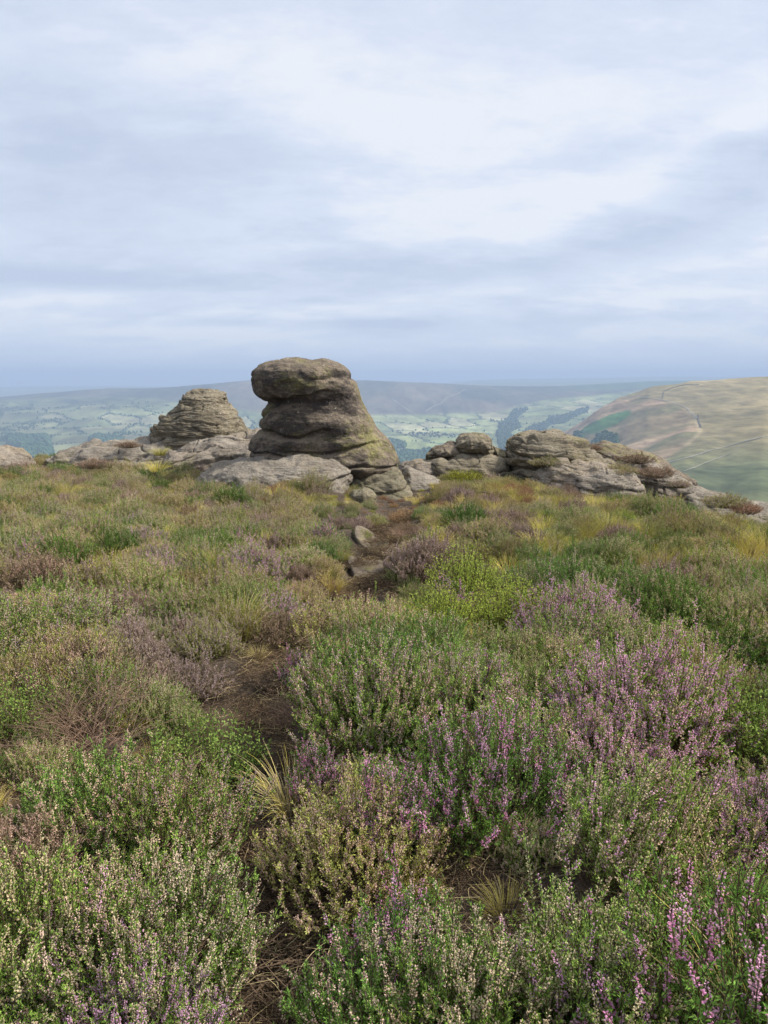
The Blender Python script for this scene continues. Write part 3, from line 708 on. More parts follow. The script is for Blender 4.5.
rock('slab_rock', 'x', [(672, 494, 520, .4, .4), (690, 488, 522, .7, .7), (712, 492, 524, .8, .8), (735, 498, 526, .8, .8), (760, 505, 530, .7, .7), (790, 511, 532, .6, .6), (820, 519, 534, .3, .3)],
     14.6, 'rock_slab', 'low pale slab running out to the right edge along the moor brink', strata=(0.13, 0.03, 0.25), noise_amp=0.04, nseed=20, nu=180, nv=160, lean=0.9)

# stones bared in the path
for i, (px, py, sx, sy, lb) in enumerate([(372, 541, .20, .42, 'flat pinkish stone bared in the path near the boulders'), (366, 572, .17, .38, 'flat pinkish stone bared in the middle of the path'),
                                          (374, 596, .13, .22, 'small flat stone bared low on the path between heather')]):
    p = on_plane(px, py, -0.12); nu_, nv_ = 30, 60
    th = np.linspace(0, 2 * np.pi, nv_, endpoint=False); rr = np.linspace(1, 0.0, nu_)
    prof = np.concatenate([[(-0.14, 1.02)], np.stack([0.05 * np.sqrt(np.clip(1 - rr ** 4, 0, 1)), rr], -1)])
    rad_ = 1 + 0.18 * fbm(np.cos(th) * 1.5 + i * 7, np.sin(th) * 1.5, i, 3, 90)
    Vx = prof[:, 1][:, None] * (rad_ * np.cos(th))[None] * sx; Vy = prof[:, 1][:, None] * (rad_ * np.sin(th))[None] * sy
    gz0 = float(ground_z(p[0], p[1]))
    Vz = prof[:, 0][:, None] + ground_z(p[0] + Vx, p[1] + Vy) - gz0 + 0.012 * fbm((Vx + i) * 9, Vy * 9, 0, 3, 92)
    me = mesh_from('path_stone', np.stack([Vx, Vy, Vz], -1).reshape(-1, 3), [grid_faces(len(prof), nv_, True)], [M['rock_main']])
    tag(link('path_stone', me, loc=(p[0], p[1], gz0 + .045)), lb, 'stone')

# ------------------------------------------------------------------ plants
class PB:
    """collects triangles/quads with tint"""
    def __init__(s): s.V = []; s.F3 = []; s.F4 = []; s.m3 = []; s.m4 = []; s.T = []; s.n = 0
    def add(s, V, F_, mi, tint):
        F_ = np.asarray(F_) + s.n
        if F_.shape[1] == 3: s.F3.append(F_); s.m3.append(np.full(len(F_), mi))
        else: s.F4.append(F_); s.m4.append(np.full(len(F_), mi))
        s.V.append(V); s.T.append(tint); s.n += len(V)
    def mesh(s, name, mats):
        V = np.concatenate(s.V)
        f = []; m = []
        if s.F3: f.append(np.concatenate(s.F3)); m.append(np.concatenate(s.m3))
        if s.F4: f.append(np.concatenate(s.F4)); m.append(np.concatenate(s.m4))
        return mesh_from(name, V, f, mats, np.concatenate(m), smooth=False, attrs={'tint': np.concatenate(s.T)})

def curves(base, tip, bend, k, r):
    """n quadratic curves as (n,k,3)"""
    n = len(base); t = np.linspace(0, 1, k)[None, :, None]
    mid = (base + tip) / 2 + bend
    return (1 - t) ** 2 * base[:, None] + 2 * t * (1 - t) * mid[:, None] + t ** 2 * tip[:, None]
def stems(pb, Cv, w0, w1, mi, r):
    """3-sided tapering stems"""
    n, k, _ = Cv.shape
    T = np.gradient(Cv, axis=1); T /= np.linalg.norm(T, axis=-1, keepdims=True) + 1e-9
    ref = np.array([0.3, 0.9, 0.1]); A = np.cross(T, ref); A /= np.linalg.norm(A, axis=-1, keepdims=True) + 1e-9
    B = np.cross(T, A)
    w = np.linspace(w0, w1, k)[None, :, None]
    rows = [Cv + w * (math.cos(a) * A + math.sin(a) * B) for a in (0, 2.094, 4.189)]
    V = np.stack(rows, 2)  # n,k,3,3
    f = []
    for i in range(k - 1):
        for j in range(3):
            f.append((i * 3 + j, i * 3 + (j + 1) % 3, (i + 1) * 3 + (j + 1) % 3, (i + 1) * 3 + j))
    Fc = (np.array(f)[None] + (3 * k) * np.arange(n)[:, None, None]).reshape(-1, 4)
    pb.add(V.reshape(-1, 3), Fc, mi, np.repeat(r.random(n), 3 * k))
def leaves(pb, P, Dr, length, width, mi, r, tint=None):
    """flat pointed leaves: quads"""
    n = len(P); Dr = Dr / (np.linalg.norm(Dr, axis=-1, keepdims=True) + 1e-9)
    S = np.cross(Dr, r.normal(size=(n, 3))); S /= np.linalg.norm(S, axis=-1, keepdims=True) + 1e-9
    L = np.asarray(length).reshape(-1, 1) * np.ones((n, 1)); W = np.asarray(width).reshape(-1, 1) * np.ones((n, 1))
    V = np.stack([P, P + Dr * L * .5 + S * W * .5, P + Dr * L, P + Dr * L * .5 - S * W * .5], 1)
    Fc = (np.array([[0, 1, 2, 3]]) + 4 * np.arange(n)[:, None])
    pb.add(V.reshape(-1, 3), Fc, mi, np.repeat(tint if tint is not None else r.random(n), 4))
def florets(pb, P, Dr, size, mi, r, tint=None):
    """tiny bells: three sided bipyramids"""
    n = len(P); Dr = Dr / (np.linalg.norm(Dr, axis=-1, keepdims=True) + 1e-9)
    A = np.cross(Dr, r.normal(size=(n, 3))); A /= np.linalg.norm(A, axis=-1, keepdims=True) + 1e-9
    B = np.cross(Dr, A); s = np.asarray(size).reshape(-1, 1) * np.ones((n, 1))
    ring = [P + Dr * s * .55 + (math.cos(a) * A + math.sin(a) * B) * s * .42 for a in (0, 2.094, 4.189)]
    V = np.stack([P - Dr * s * .1] + ring + [P + Dr * s * 1.15], 1)
    f = np.array([(0, 2, 1), (0, 3, 2), (0, 1, 3), (4, 1, 2), (4, 2, 3), (4, 3, 1)])
    Fc = (f[None] + 5 * np.arange(n)[:, None, None]).reshape(-1, 3)
    pb.add(V.reshape(-1, 3), Fc, mi, np.repeat(tint if tint is not None else r.random(n), 5))
def along(Cv, t):
    """points + tangents on curves at params t (n,m)"""
    n, k, _ = Cv.shape; q = np.clip(t * (k - 1), 0, k - 1.001); i = np.floor(q).astype(int); f = (q - i)[..., None]
    idx = np.arange(n)[:, None]
    P = Cv[idx, i] * (1 - f) + Cv[idx, i + 1] * f; T = Cv[idx, i + 1] - Cv[idx, i]
    T = T / (np.linalg.norm(T, axis=-1, keepdims=True) + 1e-9)
    return P, T

def heather_mesh(seed, R=0.33, H=0.36, n=250, leafm='leaf', flowerm='bud', flower=1.0, dens=1.0, spike=0.10, spread=1.0, fl_frac=0.8, second=None):
    """returns foliage mesh, blossom mesh"""
    r = np.random.default_rng(seed)
    fol, blo = PB(), PB()
    a = r.uniform(0, 2 * np.pi, n); rad_ = np.sqrt(r.random(n)) * R
    lump = 1 + 0.22 * vnoise(np.cos(a) * 2 + seed, np.sin(a) * 2, rad_ * 6, seed)
    tip = np.stack([np.cos(a) * rad_ * lump, np.sin(a) * rad_ * lump, H * (1 - 0.62 * (rad_ / R) ** 2.4) * lump * r.uniform(0.62, 1.16, n)], -1)
    base = np.stack([tip[:, 0] * 0.30, tip[:, 1] * 0.30, np.full(n, -0.05)], -1) + r.normal(size=(n, 3)) * [0.02, 0.02, 0]
    outw = np.stack([np.cos(a), np.sin(a), 0 * a], -1)
    tip[:, :2] += r.normal(size=(n, 2)) * 0.030
    bend = outw * (rad_ * 0.25)[:, None] + r.normal(size=(n, 3)) * 0.03
    bend[:, 2] -= 0.03 * rad_ / R
    Cv = curves(base, tip, bend, 9, r)
    stems(fol, Cv, 0.0026, 0.0010, 1, r)
    # side sprigs
    m = 5
    t = r.uniform(0.45, 0.93, (n, m)); P, T = along(Cv, t)
    sd = r.normal(size=P.shape); sd[..., 2] = np.abs(sd[..., 2]) * 0.4
    sd = sd / np.linalg.norm(sd, axis=-1, keepdims=True)
    ln = r.uniform(0.035, 0.085, (n, m, 1)) * (1.15 - t[..., None] * .5)
    sb = P.reshape(-1, 3); stp = (P + (T * 0.9 + sd * 0.65) * ln).reshape(-1, 3); stp[:, 2] += 0.006
    Cs = curves(sb, stp, r.normal(size=sb.shape) * 0.003, 5, r)
    stems(fol, Cs, 0.0013, 0.0007, 1, r)
    # leaves on main + side sprigs
    def leafy(Cc, lo, hi, num, L, W):
        tt = r.uniform(lo, hi, (len(Cc), num)); P, T = along(Cc, tt)
        d = r.normal(size=P.shape); d = d / np.linalg.norm(d, axis=-1, keepdims=True) * 0.8 + T * 0.9
        base_t = np.repeat(r.uniform(0, 0.55, len(Cc))[:, None], num, 1) + 0.45 * r.random((len(Cc), num))
        leaves(fol, P.reshape(-1, 3), d.reshape(-1, 3), r.uniform(L * .6, L * 1.3, P.size // 3), W, 0, r, base_t.ravel())
    leafy(Cv, 0.30, 0.94, int(52 * dens), 0.0120, 0.0034)
    leafy(Cs, 0.1, 1.0, int(23 * dens), 0.0110, 0.0032)
    # flower spikes on upper ends
    def spikes(Cc, lo, num, sz, frac, ft):
        pick = r.random(len(Cc)) < frac
        if not pick.any(): return
        Cp = Cc[pick]; tt = lo + (1 - lo) * r.random((len(Cp), num)) ** 0.85; P, T = along(Cp, tt)
        d = r.normal(size=P.shape); d = d / np.linalg.norm(d, axis=-1, keepdims=True)
        d = d - (d * T).sum(-1, keepdims=True) * T * 0.7 
        P = P + d * 0.0022; d = d * 0.8 + T * 0.45
        s = sz * (1.15 - 0.5 * (tt - lo) / (1 - lo)) * r.uniform(0.7, 1.2, tt.shape)
        mi = 0 if second is None else None
        tv = np.clip(np.repeat(r.uniform(0, 0.6, len(Cp))[:, None], num, 1) + 0.4 * r.random(tt.shape), 0, 1)
        if second is None: florets(blo, P.reshape(-1, 3), d.reshape(-1, 3), s.ravel(), 0, r, tv.ravel())
        else:
            q = np.repeat((r.random(len(Cp)) < second[1])[:, None], num, 1).ravel()
            for mi, sel in ((1, q), (0, ~q)):
                if sel.any(): florets(blo, P.reshape(-1, 3)[sel], d.reshape(-1, 3)[sel], s.ravel()[sel], mi, r, tv.ravel()[sel])
    sz = 0.0070
    lo = 1 - spike / H
    spikes(Cv, max(0.5, lo), int(42 * flower), sz, fl_frac, 0)
    spikes(Cs, 0.25, int(16 * flower), sz * .9, fl_frac * 0.55, 0)
    fm = fol.mesh('foliage', [M[leafm], M['stem']])
    bm = blo.mesh('blossom', [M[flowerm]] + ([M[second[0]]] if second else []))
    return fm, bm

def leafy_mesh(seed, R=0.24, H=0.28, n=170, leafm='lime', L=0.0125, W=0.0065, per=36, stemm='stem'):
    r = np.random.default_rng(seed); fol = PB()
    a = r.uniform(0, 2 * np.pi, n); rad_ = np.sqrt(r.random(n)) * R
    tip = np.stack([np.cos(a) * rad_, np.sin(a) * rad_, H * (1 - 0.4 * (rad_ / R) ** 2) * r.uniform(0.7, 1.15, n)], -1)
    base = np.stack([tip[:, 0] * .5, tip[:, 1] * .5, np.full(n, -.04)], -1)
    Cv = curves(base, tip, r.normal(size=(n, 3)) * 0.02, 7, r); stems(fol, Cv, 0.002, 0.0009, 1, r)
    tt = r.uniform(0.3, 1, (n, per)); P, T = along(Cv, tt)
    d = r.normal(size=P.shape); d[..., 2] *= .6; d = d / np.linalg.norm(d, axis=-1, keepdims=True)
    P = P + d * r.uniform(0.0, 0.03, P.shape[:-1] + (1,))
    leaves(fol, P.reshape(-1, 3), (d + T * .5).reshape(-1, 3), r.uniform(L * .6, L * 1.3, n * per), W, 0, r, r.random(tt.shape).ravel())
    return fol.mesh('foliage', [M[leafm], M[stemm]]), None

def grass_mesh(seed, R=0.16, H=0.34, n=240, mat='grass', w=0.0016, seedhead=False, droop=0.5, mat2='straw', mix=0.3):
    r = np.random.default_rng(seed); fol = PB()
    a = r.uniform(0, 2 * np.pi, n); rad_ = np.sqrt(r.random(n)) * R * .5
    hh = H * r.uniform(0.45, 1.1, n); out = r.uniform(0.2, 1, n) * R * (1 + droop)
    base = np.stack([np.cos(a) * rad_, np.sin(a) * rad_, np.full(n, -.02)], -1)
    tip = base + np.stack([np.cos(a) * out, np.sin(a) * out, hh * (1 - .35 * droop * out / R)], -1)
    bend = np.stack([-np.cos(a) * out * .25, -np.sin(a) * out * .25, hh * .22], -1) + r.normal(size=(n, 3)) * .01
    Cv = curves(base, tip, bend, 7, r)
    q = r.random(n) < mix
    if (~q).any(): stems(fol, Cv[~q], w, w * .25, 0, r)
    if q.any(): stems(fol, Cv[q], w, w * .25, 1, r)
    if seedhead:
        Cp = Cv[: n // 2]; tt = r.uniform(0.72, 1, (len(Cp), 26)); P, T = along(Cp, tt)
        d = r.normal(size=P.shape) * .35 + T
        leaves(fol, P.reshape(-1, 3), d.reshape(-1, 3), 0.011, 0.0035, 1, r)
    return fol.mesh('blades', [M[mat], M[mat2]]), None

def twig_mesh(seed, R=0.42, H=0.22, n=190, mat='dead', w=0.0021):
    r = np.random.default_rng(seed); fol = PB()
    a = r.uniform(0, 2 * np.pi, n); rad_ = r.uniform(0.3, 1, n) * R
    b0 = r.normal(size=(n, 3)) * [R * .3, R * .3, 0]; b0[:, 2] = r.uniform(-.02, .05, n)
    tip = b0 + np.stack([np.cos(a) * rad_, np.sin(a) * rad_, H * r.uniform(0.1, 1.3, n) * (1 - .5 * rad_ / R)], -1)
    Cv = curves(b0, tip, r.normal(size=(n, 3)) * .05 + [0, 0, .04], 8, r); stems(fol, Cv, w, w * .35, 0, r)
    m = 4; t = r.uniform(.35, .95, (n, m)); P, T = along(Cv, t); sd = r.normal(size=P.shape)
    st = P + (T + sd * .45) * r.uniform(.04, .12, (n, m, 1))
    Cs = curves(P.reshape(-1, 3), st.reshape(-1, 3), r.normal(size=(n * m, 3)) * .008, 5, r); stems(fol, Cs, w * .5, w * .2, 0, r)
    return fol.mesh('twigs', [M[mat]]), None

def litter_mesh(seed, R=0.3, n=420):
    r = np.random.default_rng(seed); fol = PB()
    c = np.stack([r.uniform(-R, R, n), r.uniform(-R, R, n), r.uniform(.0, .03, n)], -1); a = r.uniform(0, np.pi, n); L = r.uniform(.015, .09, n)
    dv = np.stack([np.cos(a) * L, np.sin(a) * L, r.normal(size=n) * .012], -1)
    Cv = curves(c - dv, c + dv, r.normal(size=(n, 3)) * [.015, .015, .006], 5, r)
    q = r.random(n) < .13
    stems(fol, Cv[q], 0.0011, 0.0006, 0, r); stems(fol, Cv[~q], 0.0014, 0.0008, 1, r)
    P = np.stack([r.uniform(-R, R, n * 6), r.uniform(-R, R, n * 6), r.uniform(0, .02, n * 6)], -1)
    leaves(fol, P, r.normal(size=P.shape) * [1, 1, .3], 0.012, 0.005, 1, r)
    return fol.mesh('litter', [M['straw'], M['stem']]), None

KINDS = {
    'hg0': ('heather_bush', lambda: heather_mesh(101, leafm='leaf', flowerm='bud', fl_frac=.75, flower=1.1)),
    'hg1': ('heather_bush', lambda: heather_mesh(102, leafm='leaf', flowerm='bud', R=.27, H=.40, n=210, second=('pink', .2), spike=.15, fl_frac=.8, flower=1.1)),
    'hg2': ('heather_bush', lambda: heather_mesh(103, leafm='leaf_dark', flowerm='bud', fl_frac=.35, n=220, dens=1.3)),
    'hg3': ('heather_bush', lambda: heather_mesh(104, leafm='leaf_olive', flowerm='bud_tan', fl_frac=.85, n=230, H=.33)),
    'hg4': ('heather_bush', lambda: heather_mesh(105, leafm='leaf', flowerm='bud_tan', fl_frac=.7, n=230, second=('mauve', .3))),
    'hp0': ('heather_bush', lambda: heather_mesh(106, leafm='leaf', flowerm='pink', fl_frac=.92, n=260, flower=1.5, spike=.13, second=('bud', .1))),
    'hp1': ('heather_bush', lambda: heather_mesh(107, leafm='leaf_dark', flowerm='pink', fl_frac=.45, n=210, flower=1.2, spike=.11, second=('magenta', .35))),
    'hm0': ('heather_bush', lambda: heather_mesh(108, leafm='leaf_dark', flowerm='magenta', R=.13, H=.30, fl_frac=.9, n=60, flower=1.3, spike=.12, second=('pink', .5))),
    'hb0': ('heather_bush', lambda: heather_mesh(109, leafm='leaf_brown', flowerm='mauve', fl_frac=.55, n=230, H=.32, dens=.8)),
    'hb1': ('heather_bush', lambda: heather_mesh(110, leafm='leaf_olive', flowerm='mauve', fl_frac=.75, n=230, H=.34, dens=.8)),
    'hb2': ('heather_bush', lambda: heather_mesh(111, leafm='leaf_brown', flowerm='bud_tan', fl_frac=.25, n=200, H=.30, dens=.6)),
    'bl0': ('bilberry_bush', lambda: leafy_mesh(112)),
    'bl1': ('bilberry_bush', lambda: leafy_mesh(113, leafm='bil', L=.014, W=.008, per=30)),
    'ru0': ('bilberry_bush', lambda: leafy_mesh(114, leafm='rust', R=.2, H=.2, L=.013, W=.007, per=24)),
    'gr0': ('grass_tuft', lambda: grass_mesh(115)),
    'gr1': ('grass_tuft', lambda: grass_mesh(116, mat='straw', mat2='grass', mix=.35, H=.36, R=.2, n=200)),
    'gr2': ('grass_tuft', lambda: grass_mesh(117, mat='straw', mat2='straw', H=.40, R=.20, n=90, seedhead=True, droop=1.1, w=.0010)),
    'mo0': ('moss_cushion', lambda: leafy_mesh(118, leafm='moss', R=.22, H=.14, n=260, L=.012, W=.006, per=22)),
    'tw0': ('dead_twigs', lambda: twig_mesh(119)),
    'li0': ('plant_litter', lambda: litter_mesh(120)),
}
MESH = {}
PROTO = {}
PARTN = {'gr': 'blades', 'tw': 'twigs', 'li': 'stems'}
def place(kind, px, py, label, cat, scale=1.0, rz=None, group=None, lift=0.20, hs=1.0, name=None, dz=0.0, Y=None):
    """a single plant whose middle shows at photo pixel px,py"""
    p = on_plane(px, py, lift)
    x, y = p[0], p[1]
    z = float(ground_z(x, y)) + dz
    if Y is not None: x, y, z = (float(q) for q in at(px, py, Y))
    if kind not in MESH: MESH[kind] = KINDS[kind][1]()
    fm, bm = MESH[kind]
    if kind not in PROTO:
        root = link(name or KINDS[kind][0], None); link(PARTN.get(kind[:2], 'foliage'), fm, root)
        if bm: link('blossom', bm, root)
        PROTO[kind] = root
    else:
        root = PROTO[kind].copy(); COL.objects.link(root)
        if name: root.name = name
        if 'group' in root: del root['group']
        for ch in PROTO[kind].children:
            c = ch.copy(); COL.objects.link(c); c.parent = root
    root.location = (x, y, z); root.rotation_euler = (0, 0, rng.uniform(0, 6.28) if rz is None else rz)
    root.scale = (scale, scale, scale * hs)
    SPOTS.append((x, y, scale * {'hm0': .08, 'gr2': .08, 'tw0': .36}.get(kind, .27)))
    return tag(root, label, cat, group)
SPOTS = []
H_, B_ = 'heather', 'bilberry'
place('hg0', 150, 915, 'big rounded green heather with cream tips left of the dirt path', H_, .98)
place('hg1', 95, 925, 'green heather with a pale pink tuft at the lower left', H_, .85)
place('hp0', 130, 1000, 'pink flowering heather at the bottom left corner', H_, .8)
place('hm0', 62, 890, 'small bright pink heather tuft on the lower left bush', H_, .6, lift=.3)
place('hg4', 165, 800, 'buff tipped heather just behind the big rounded green one', H_, .95)
place('hb2', 25, 835, 'brown twiggy heather at the left edge below the dead twigs', H_, .75)
place('tw0', 82, 735, 'tangle of grey brown dead twigs on the left', 'dead twigs', .8, lift=.1, hs=1.5)
place('bl1', 205, 718, 'deep green bilberry bush beside the dead twigs', B_, 1.1)
place('bl1', 20, 700, 'deep green bilberry patch at the left edge above the dead twigs', B_, 1.0)
place('hg3', 352, 815, 'olive heather with tan tips leaning over the right side of the path', H_, 1.0)
place('hg4', 372, 705, 'tall tan tipped heather where the path bends', H_, 1.15)
place('hg2', 392, 950, 'vivid deep green heather at the bottom right of the dirt path', H_, 1.0, lift=.25)
place('hp1', 485, 775, 'dark green heather dotted with mauve flowers in the centre foreground', H_, 1.15)
place('hp0', 640, 712, 'large heather covered in lilac flowers on the right', H_, 1.35)
place('hp0', 600, 748, 'lilac flowering heather below the largest lilac one', H_, .95)
place('bl1', 735, 715, 'bright green bilberry bush right of the large lilac heather', B_, 1.15)
place('hm0', 395, 775, 'vivid pink heather tuft in the centre left of the mauve one', H_, 1.1, lift=.3)
place('hm0', 392, 880, 'upright lilac heather spikes above the vivid green heather', H_, 1.1, lift=.3)
place('hm0', 318, 728, 'small lilac heather tuft beside the path bend', H_, .8, lift=.3)
place('hm0', 500, 672, 'small deep violet heather tuft in brown heather', H_, 1.0, lift=.3)
place('gr2', 735, 885, 'pale drooping dry grass tuft at the right edge', 'grass tuft', 1.0)
place('hp0', 755, 805, 'mauve heather at the right edge above the dry grass', H_, .8)
place('hg1', 600, 960, 'tall pale budded heather with mauve spikes at the bottom right', H_, 1.05)
place('hg0', 470, 980, 'pale budded heather at the bottom centre', H_, .95)
place('bl0', 465, 572, 'upper lime green bilberry bush right of the path', B_, 1.35, hs=1.2)
place('bl0', 440, 610, 'lime green bilberry bush nearest the path', B_, 1.1)
place('bl0', 508, 600, 'right hand lime green bilberry bush under grey heather', B_, 1.35)
place('hm0', 452, 576, 'deep pink heather growing out of the lime green bilberry', H_, 1.1, lift=.3)
place('hp0', 482, 577, 'pale pink heather growing out of the lime green bilberry', H_, .55, lift=.3)
place('hb2', 38, 565, 'dark brown rounded heather on the left', H_, 1.1)
place('hg3', 335, 600, 'yellowish olive heather on the left bank of the path', H_, 1.15)
place('hp0', 255, 555, 'greyish pink heather in the left middle ground', H_, 1.0)
place('hm0', 322, 530, 'bright pink heather tuft left of the path below the boulders', H_, 1.0, lift=.2)
place('hm0', 300, 622, 'pink heather tuft half way down the left bank', H_, .8, lift=.3)
place('mo0', 465, 483, 'bright yellow green moss cushion below the capped rock', 'moss', 1.8, lift=-0.2)
place('hg2', 632, 488, 'dark green shrub at the brink below the stepped ledge', 'shrub', 1.6, lift=-.15, name='dark_shrub', hs=.8)
place('hg2', 662, 494, 'smaller dark green shrub right of the one at the brink', 'shrub', 1.2, lift=-.15, name='dark_shrub', hs=.8)
for a in [('hb1', 549, 466, 14.1, 'dark olive heather wedged in the recess of the big bedded block', .9), ('hb2', 636, 462, 15.0, 'brown heather growing on top of the grey block', 1.0),
          ('hb1', 618, 474, 13.7, 'dark heather on the brink between the pale flat slab and the grey block', 1.0), ('hb2', 655, 476, 14.2, 'dark heather spilling over the front of the grey block', 1.1),
          ('hp0', 679, 487, 14.0, 'small purple heather at the right end of the grey block', .6), ('hb2', 590, 450, 15.9, 'brown heather tuft behind the big bedded block', .7),
          ('gr0', 157, 471, 14.6, 'yellow grass in the gap between the flat grey slab and the pinkish slab', 1.3), ('gr0', 160, 455, 15.6, 'yellow green grass seam climbing between the slabs below the rock stack', 1.0),
          ('hb2', 95, 467, 14.6, 'dark brown heather fringe along the foot of the flat grey slab', 1.0), ('hb2', 128, 447, 15.6, 'brown heather on the back edge of the flat grey slab', .7),
          ('hb1', 727, 506, 13.0, 'dark heather in front of the low pale slab at the right brink', 1.1), ('ru0', 745, 512, 12.6, 'rusty bilberry at the right brink of the moor', 1.3)]:
    place(a[0], a[1], a[2], a[4], {'h': H_, 'g': 'grass tuft', 'r': B_}[a[0][0]], a[5] * 1.15, Y=a[3] + .15, hs=.5)
place('hb2', 569, 482, 'small upright brown shrub alone in the yellow grass', 'shrub', .55, lift=-.05, name='small_shrub', hs=2.0)
place('ru0', 404, 510, 'rusty bilberry at the foot of the pyramid rock', B_, 1.2, lift=-.05)
place('hm0', 700, 640, 'small pink tuft in green heather high on the right', H_, .9, lift=.3)
place('hm0', 240, 520, 'small pink tuft in the left middle ground above the grey pink heather', H_, .9, lift=.3)
place('hm0', 585, 625, 'pale lilac tuft between the lime bilberry and the large lilac heather', H_, 1.0, lift=.3)
place('hb0', 428, 552, 'brown heather on the right bank of the upper path', H_, 1.25)
place('gr1', 292, 775, 'straw coloured grass on the left edge of the path', 'grass tuft', .8, lift=.1)

# the rest of the moor: one stuff object per kind of plant
def carpet():
    pts = {k: [] for k in KINDS}
    step = 0.235
    X, Y = np.meshgrid(np.arange(-11, 13, .13), np.arange(0.35, 17.5, .13), indexing='ij')
    X = (X + rng.uniform(-.5, .5, X.shape) * step).ravel(); Y = (Y + rng.uniform(-.5, .5, Y.shape) * step).ravel()
    vis = (np.abs(X) < 0.56 * Y + 2.2)
    X, Y = X[vis], Y[vis]
    # thin out so that near plants stand as separate mounds
    o = rng.permutation(len(X)); X, Y = X[o], Y[o]
    keep = []; cell = {}
    for i in range(len(X)):
        rr = 0.26 if Y[i] < 4.2 else (0.24 if Y[i] < 7 else 0.22)
        cx, cy = int(X[i] // .35), int(Y[i] // .35); ok = True
        for a in (-1, 0, 1):
            for b in (-1, 0, 1):
                for j in cell.get((cx + a, cy + b), ()):
                    if (X[i] - X[j]) ** 2 + (Y[i] - Y[j]) ** 2 < rr * rr: ok = False; break
        if ok: keep.append(i); cell.setdefault((cx, cy), []).append(i)
    X, Y = X[keep], Y[keep]
    Z = ground_z(X, Y); px, py = project(X, Y, Z + 0.2)
    pd, pt = seg_dist(X, Y, PATH)
    nA = fbm(X * .55, Y * .55, 0, 3, 201); nB = fbm(X * .9, Y * .9, 5, 3, 202); nC = fbm(X * 1.3, Y * 1.3, 9, 2, 203); u = rng.random(len(X))
    for i in range(len(X)):
        x, y, z = X[i], Y[i], Z[i]
        halfw = 0.42 if y < 2.9 else (0.30 if y < 3.6 else (0.25 if y < 4.9 else (0.31 if y < 8 else .28)))
        sc = rng.uniform(0.62, 1.12)
        if pd[i] < halfw:
            pts['li0'].append((x, y, z, rng.uniform(.6, 1)))
            pts['li0'].append((x + .15, y - .1, z, rng.uniform(.6, 1)))
            if pd[i] > halfw - .12 and rng.random() < .6: pts[('gr0', 'hg0', 'tw0', 'gr1', 'hb2')[rng.integers(5)]].append((x, y, z, rng.uniform(.3, .5)))
            continue
        near = [(x - a) ** 2 + (y - b + (.55 * c if y < b else 0)) ** 2 * (0.4 if y < b else 1) < c * c for a, b, c in SPOTS]
        if any(near):
            if any((x - a) ** 2 + (y - b) ** 2 < .01 + c * c * .15 for a, b, c in SPOTS): continue
            k = ('hg2', 'hg0', 'hb2', 'gr0')[rng.integers(4)]
            pts[k].append((x, y, z - .03, rng.uniform(.38, .52))); pts['li0'].append((x, y, z, .8)); continue
        blocked = False
        for (a, b, c, d) in ROCKS:
            if a + .25 < x < b - .25 and c + .25 < y < d - .1: blocked = True; break
        if blocked: continue
        if y < 5.5: pts['li0'].append((x + .1, y + .1, z - .01, rng.uniform(.7, 1)))
        if pd[i] < halfw + 0.30: sc *= 0.55 + 1.4 * (pd[i] - halfw)
        if y > 15.5: sc *= .7
        w = {}
        q, ry = px[i], py[i]
        a, b, c = nA[i], nB[i], nC[i]
        if q < 375:
            if ry < 505: w = dict(hg3=2.0, hb0=2 + 6 * max(0, -a), hb1=1.6 + 4 * max(0, -c), gr0=2 + 10 * max(0, a), gr1=.6, hg0=1, hg2=.3 + 5 * max(0, b), hg4=1, ru0=.6 + 3 * max(0, -b), mo0=.4 + 3 * max(0, c))
            elif ry < 660: w = dict(hg0=1.6 + 9 * max(0, a), hg2=1.2 + 8 * max(0, a), hb1=1.2 + 9 * max(0, -a), hb0=.9 + 9 * max(0, -a), hb2=.6 + 3 * max(0, -c), hg4=1.5, hg3=1.4 + 4 * max(0, c), gr0=.4 + 3 * max(0, c), hp0=.35 + 1.5 * max(0, b), tw0=.12)
            else: w = dict(hg0=2.4, hg1=1.4, hg2=2.0, hg4=1.6, hg3=1.2, hb2=.5 + 2 * max(0, -a), hb0=.4, bl1=.15, hp0=.15, gr1=.3, tw0=.25)
        else:
            if ry < 500: w = dict(gr0=6 + 6 * max(0, a), gr1=1.0, hg3=1.6, ru0=(1.6 if q < 620 else .8) + 4 * max(0, -a), hb0=.9 + 4 * max(0, -b), mo0=2.2, hg0=1, hg2=3 * max(0, c), bl0=.2)
            elif ry < 565: w = dict(gr0=6.0, hg3=2.6, gr1=.5, hg0=2, hg2=.6 + 3 * max(0, a), hb1=.9, hb0=.5 + 3 * max(0, -b), bl0=.2 + .8 * max(0, c), mo0=.6)
            elif ry < 700: w = dict(hg0=2.8, hg1=1.2, hg2=2.0 + 5 * max(0, a), hb1=.6 + 2 * max(0, b), hg4=1.3, hg3=1.4, hp0=.5 + 2 * max(0, b), gr0=1.0, hb0=.25, gr1=.1)
            else: w = dict(hg0=2.4, hg1=2.6, hg2=1.7, hg4=1.4, hg3=1.0, hp0=.6 + 2.5 * max(0, b), hp1=.9, gr0=.3, gr2=.03, bl1=.08)
            if q < 520 and ry < 520: w['ru0'] = w.get('ru0', 0) + 4; w['hb0'] = w.get('hb0', 0) + 1.5
        ks = list(w); ww = np.cumsum([w[k] for k in ks]); k = ks[int(np.searchsorted(ww, u[i] * ww[-1]))]
        if y < 5: sc *= 1.1
        if 325 < q < 430 and 470 < ry < 525: sc *= .5
        sc *= 1 - .22 * sstep(4, 9, y)
        pts[k].append((x, y, z - 0.02, sc))
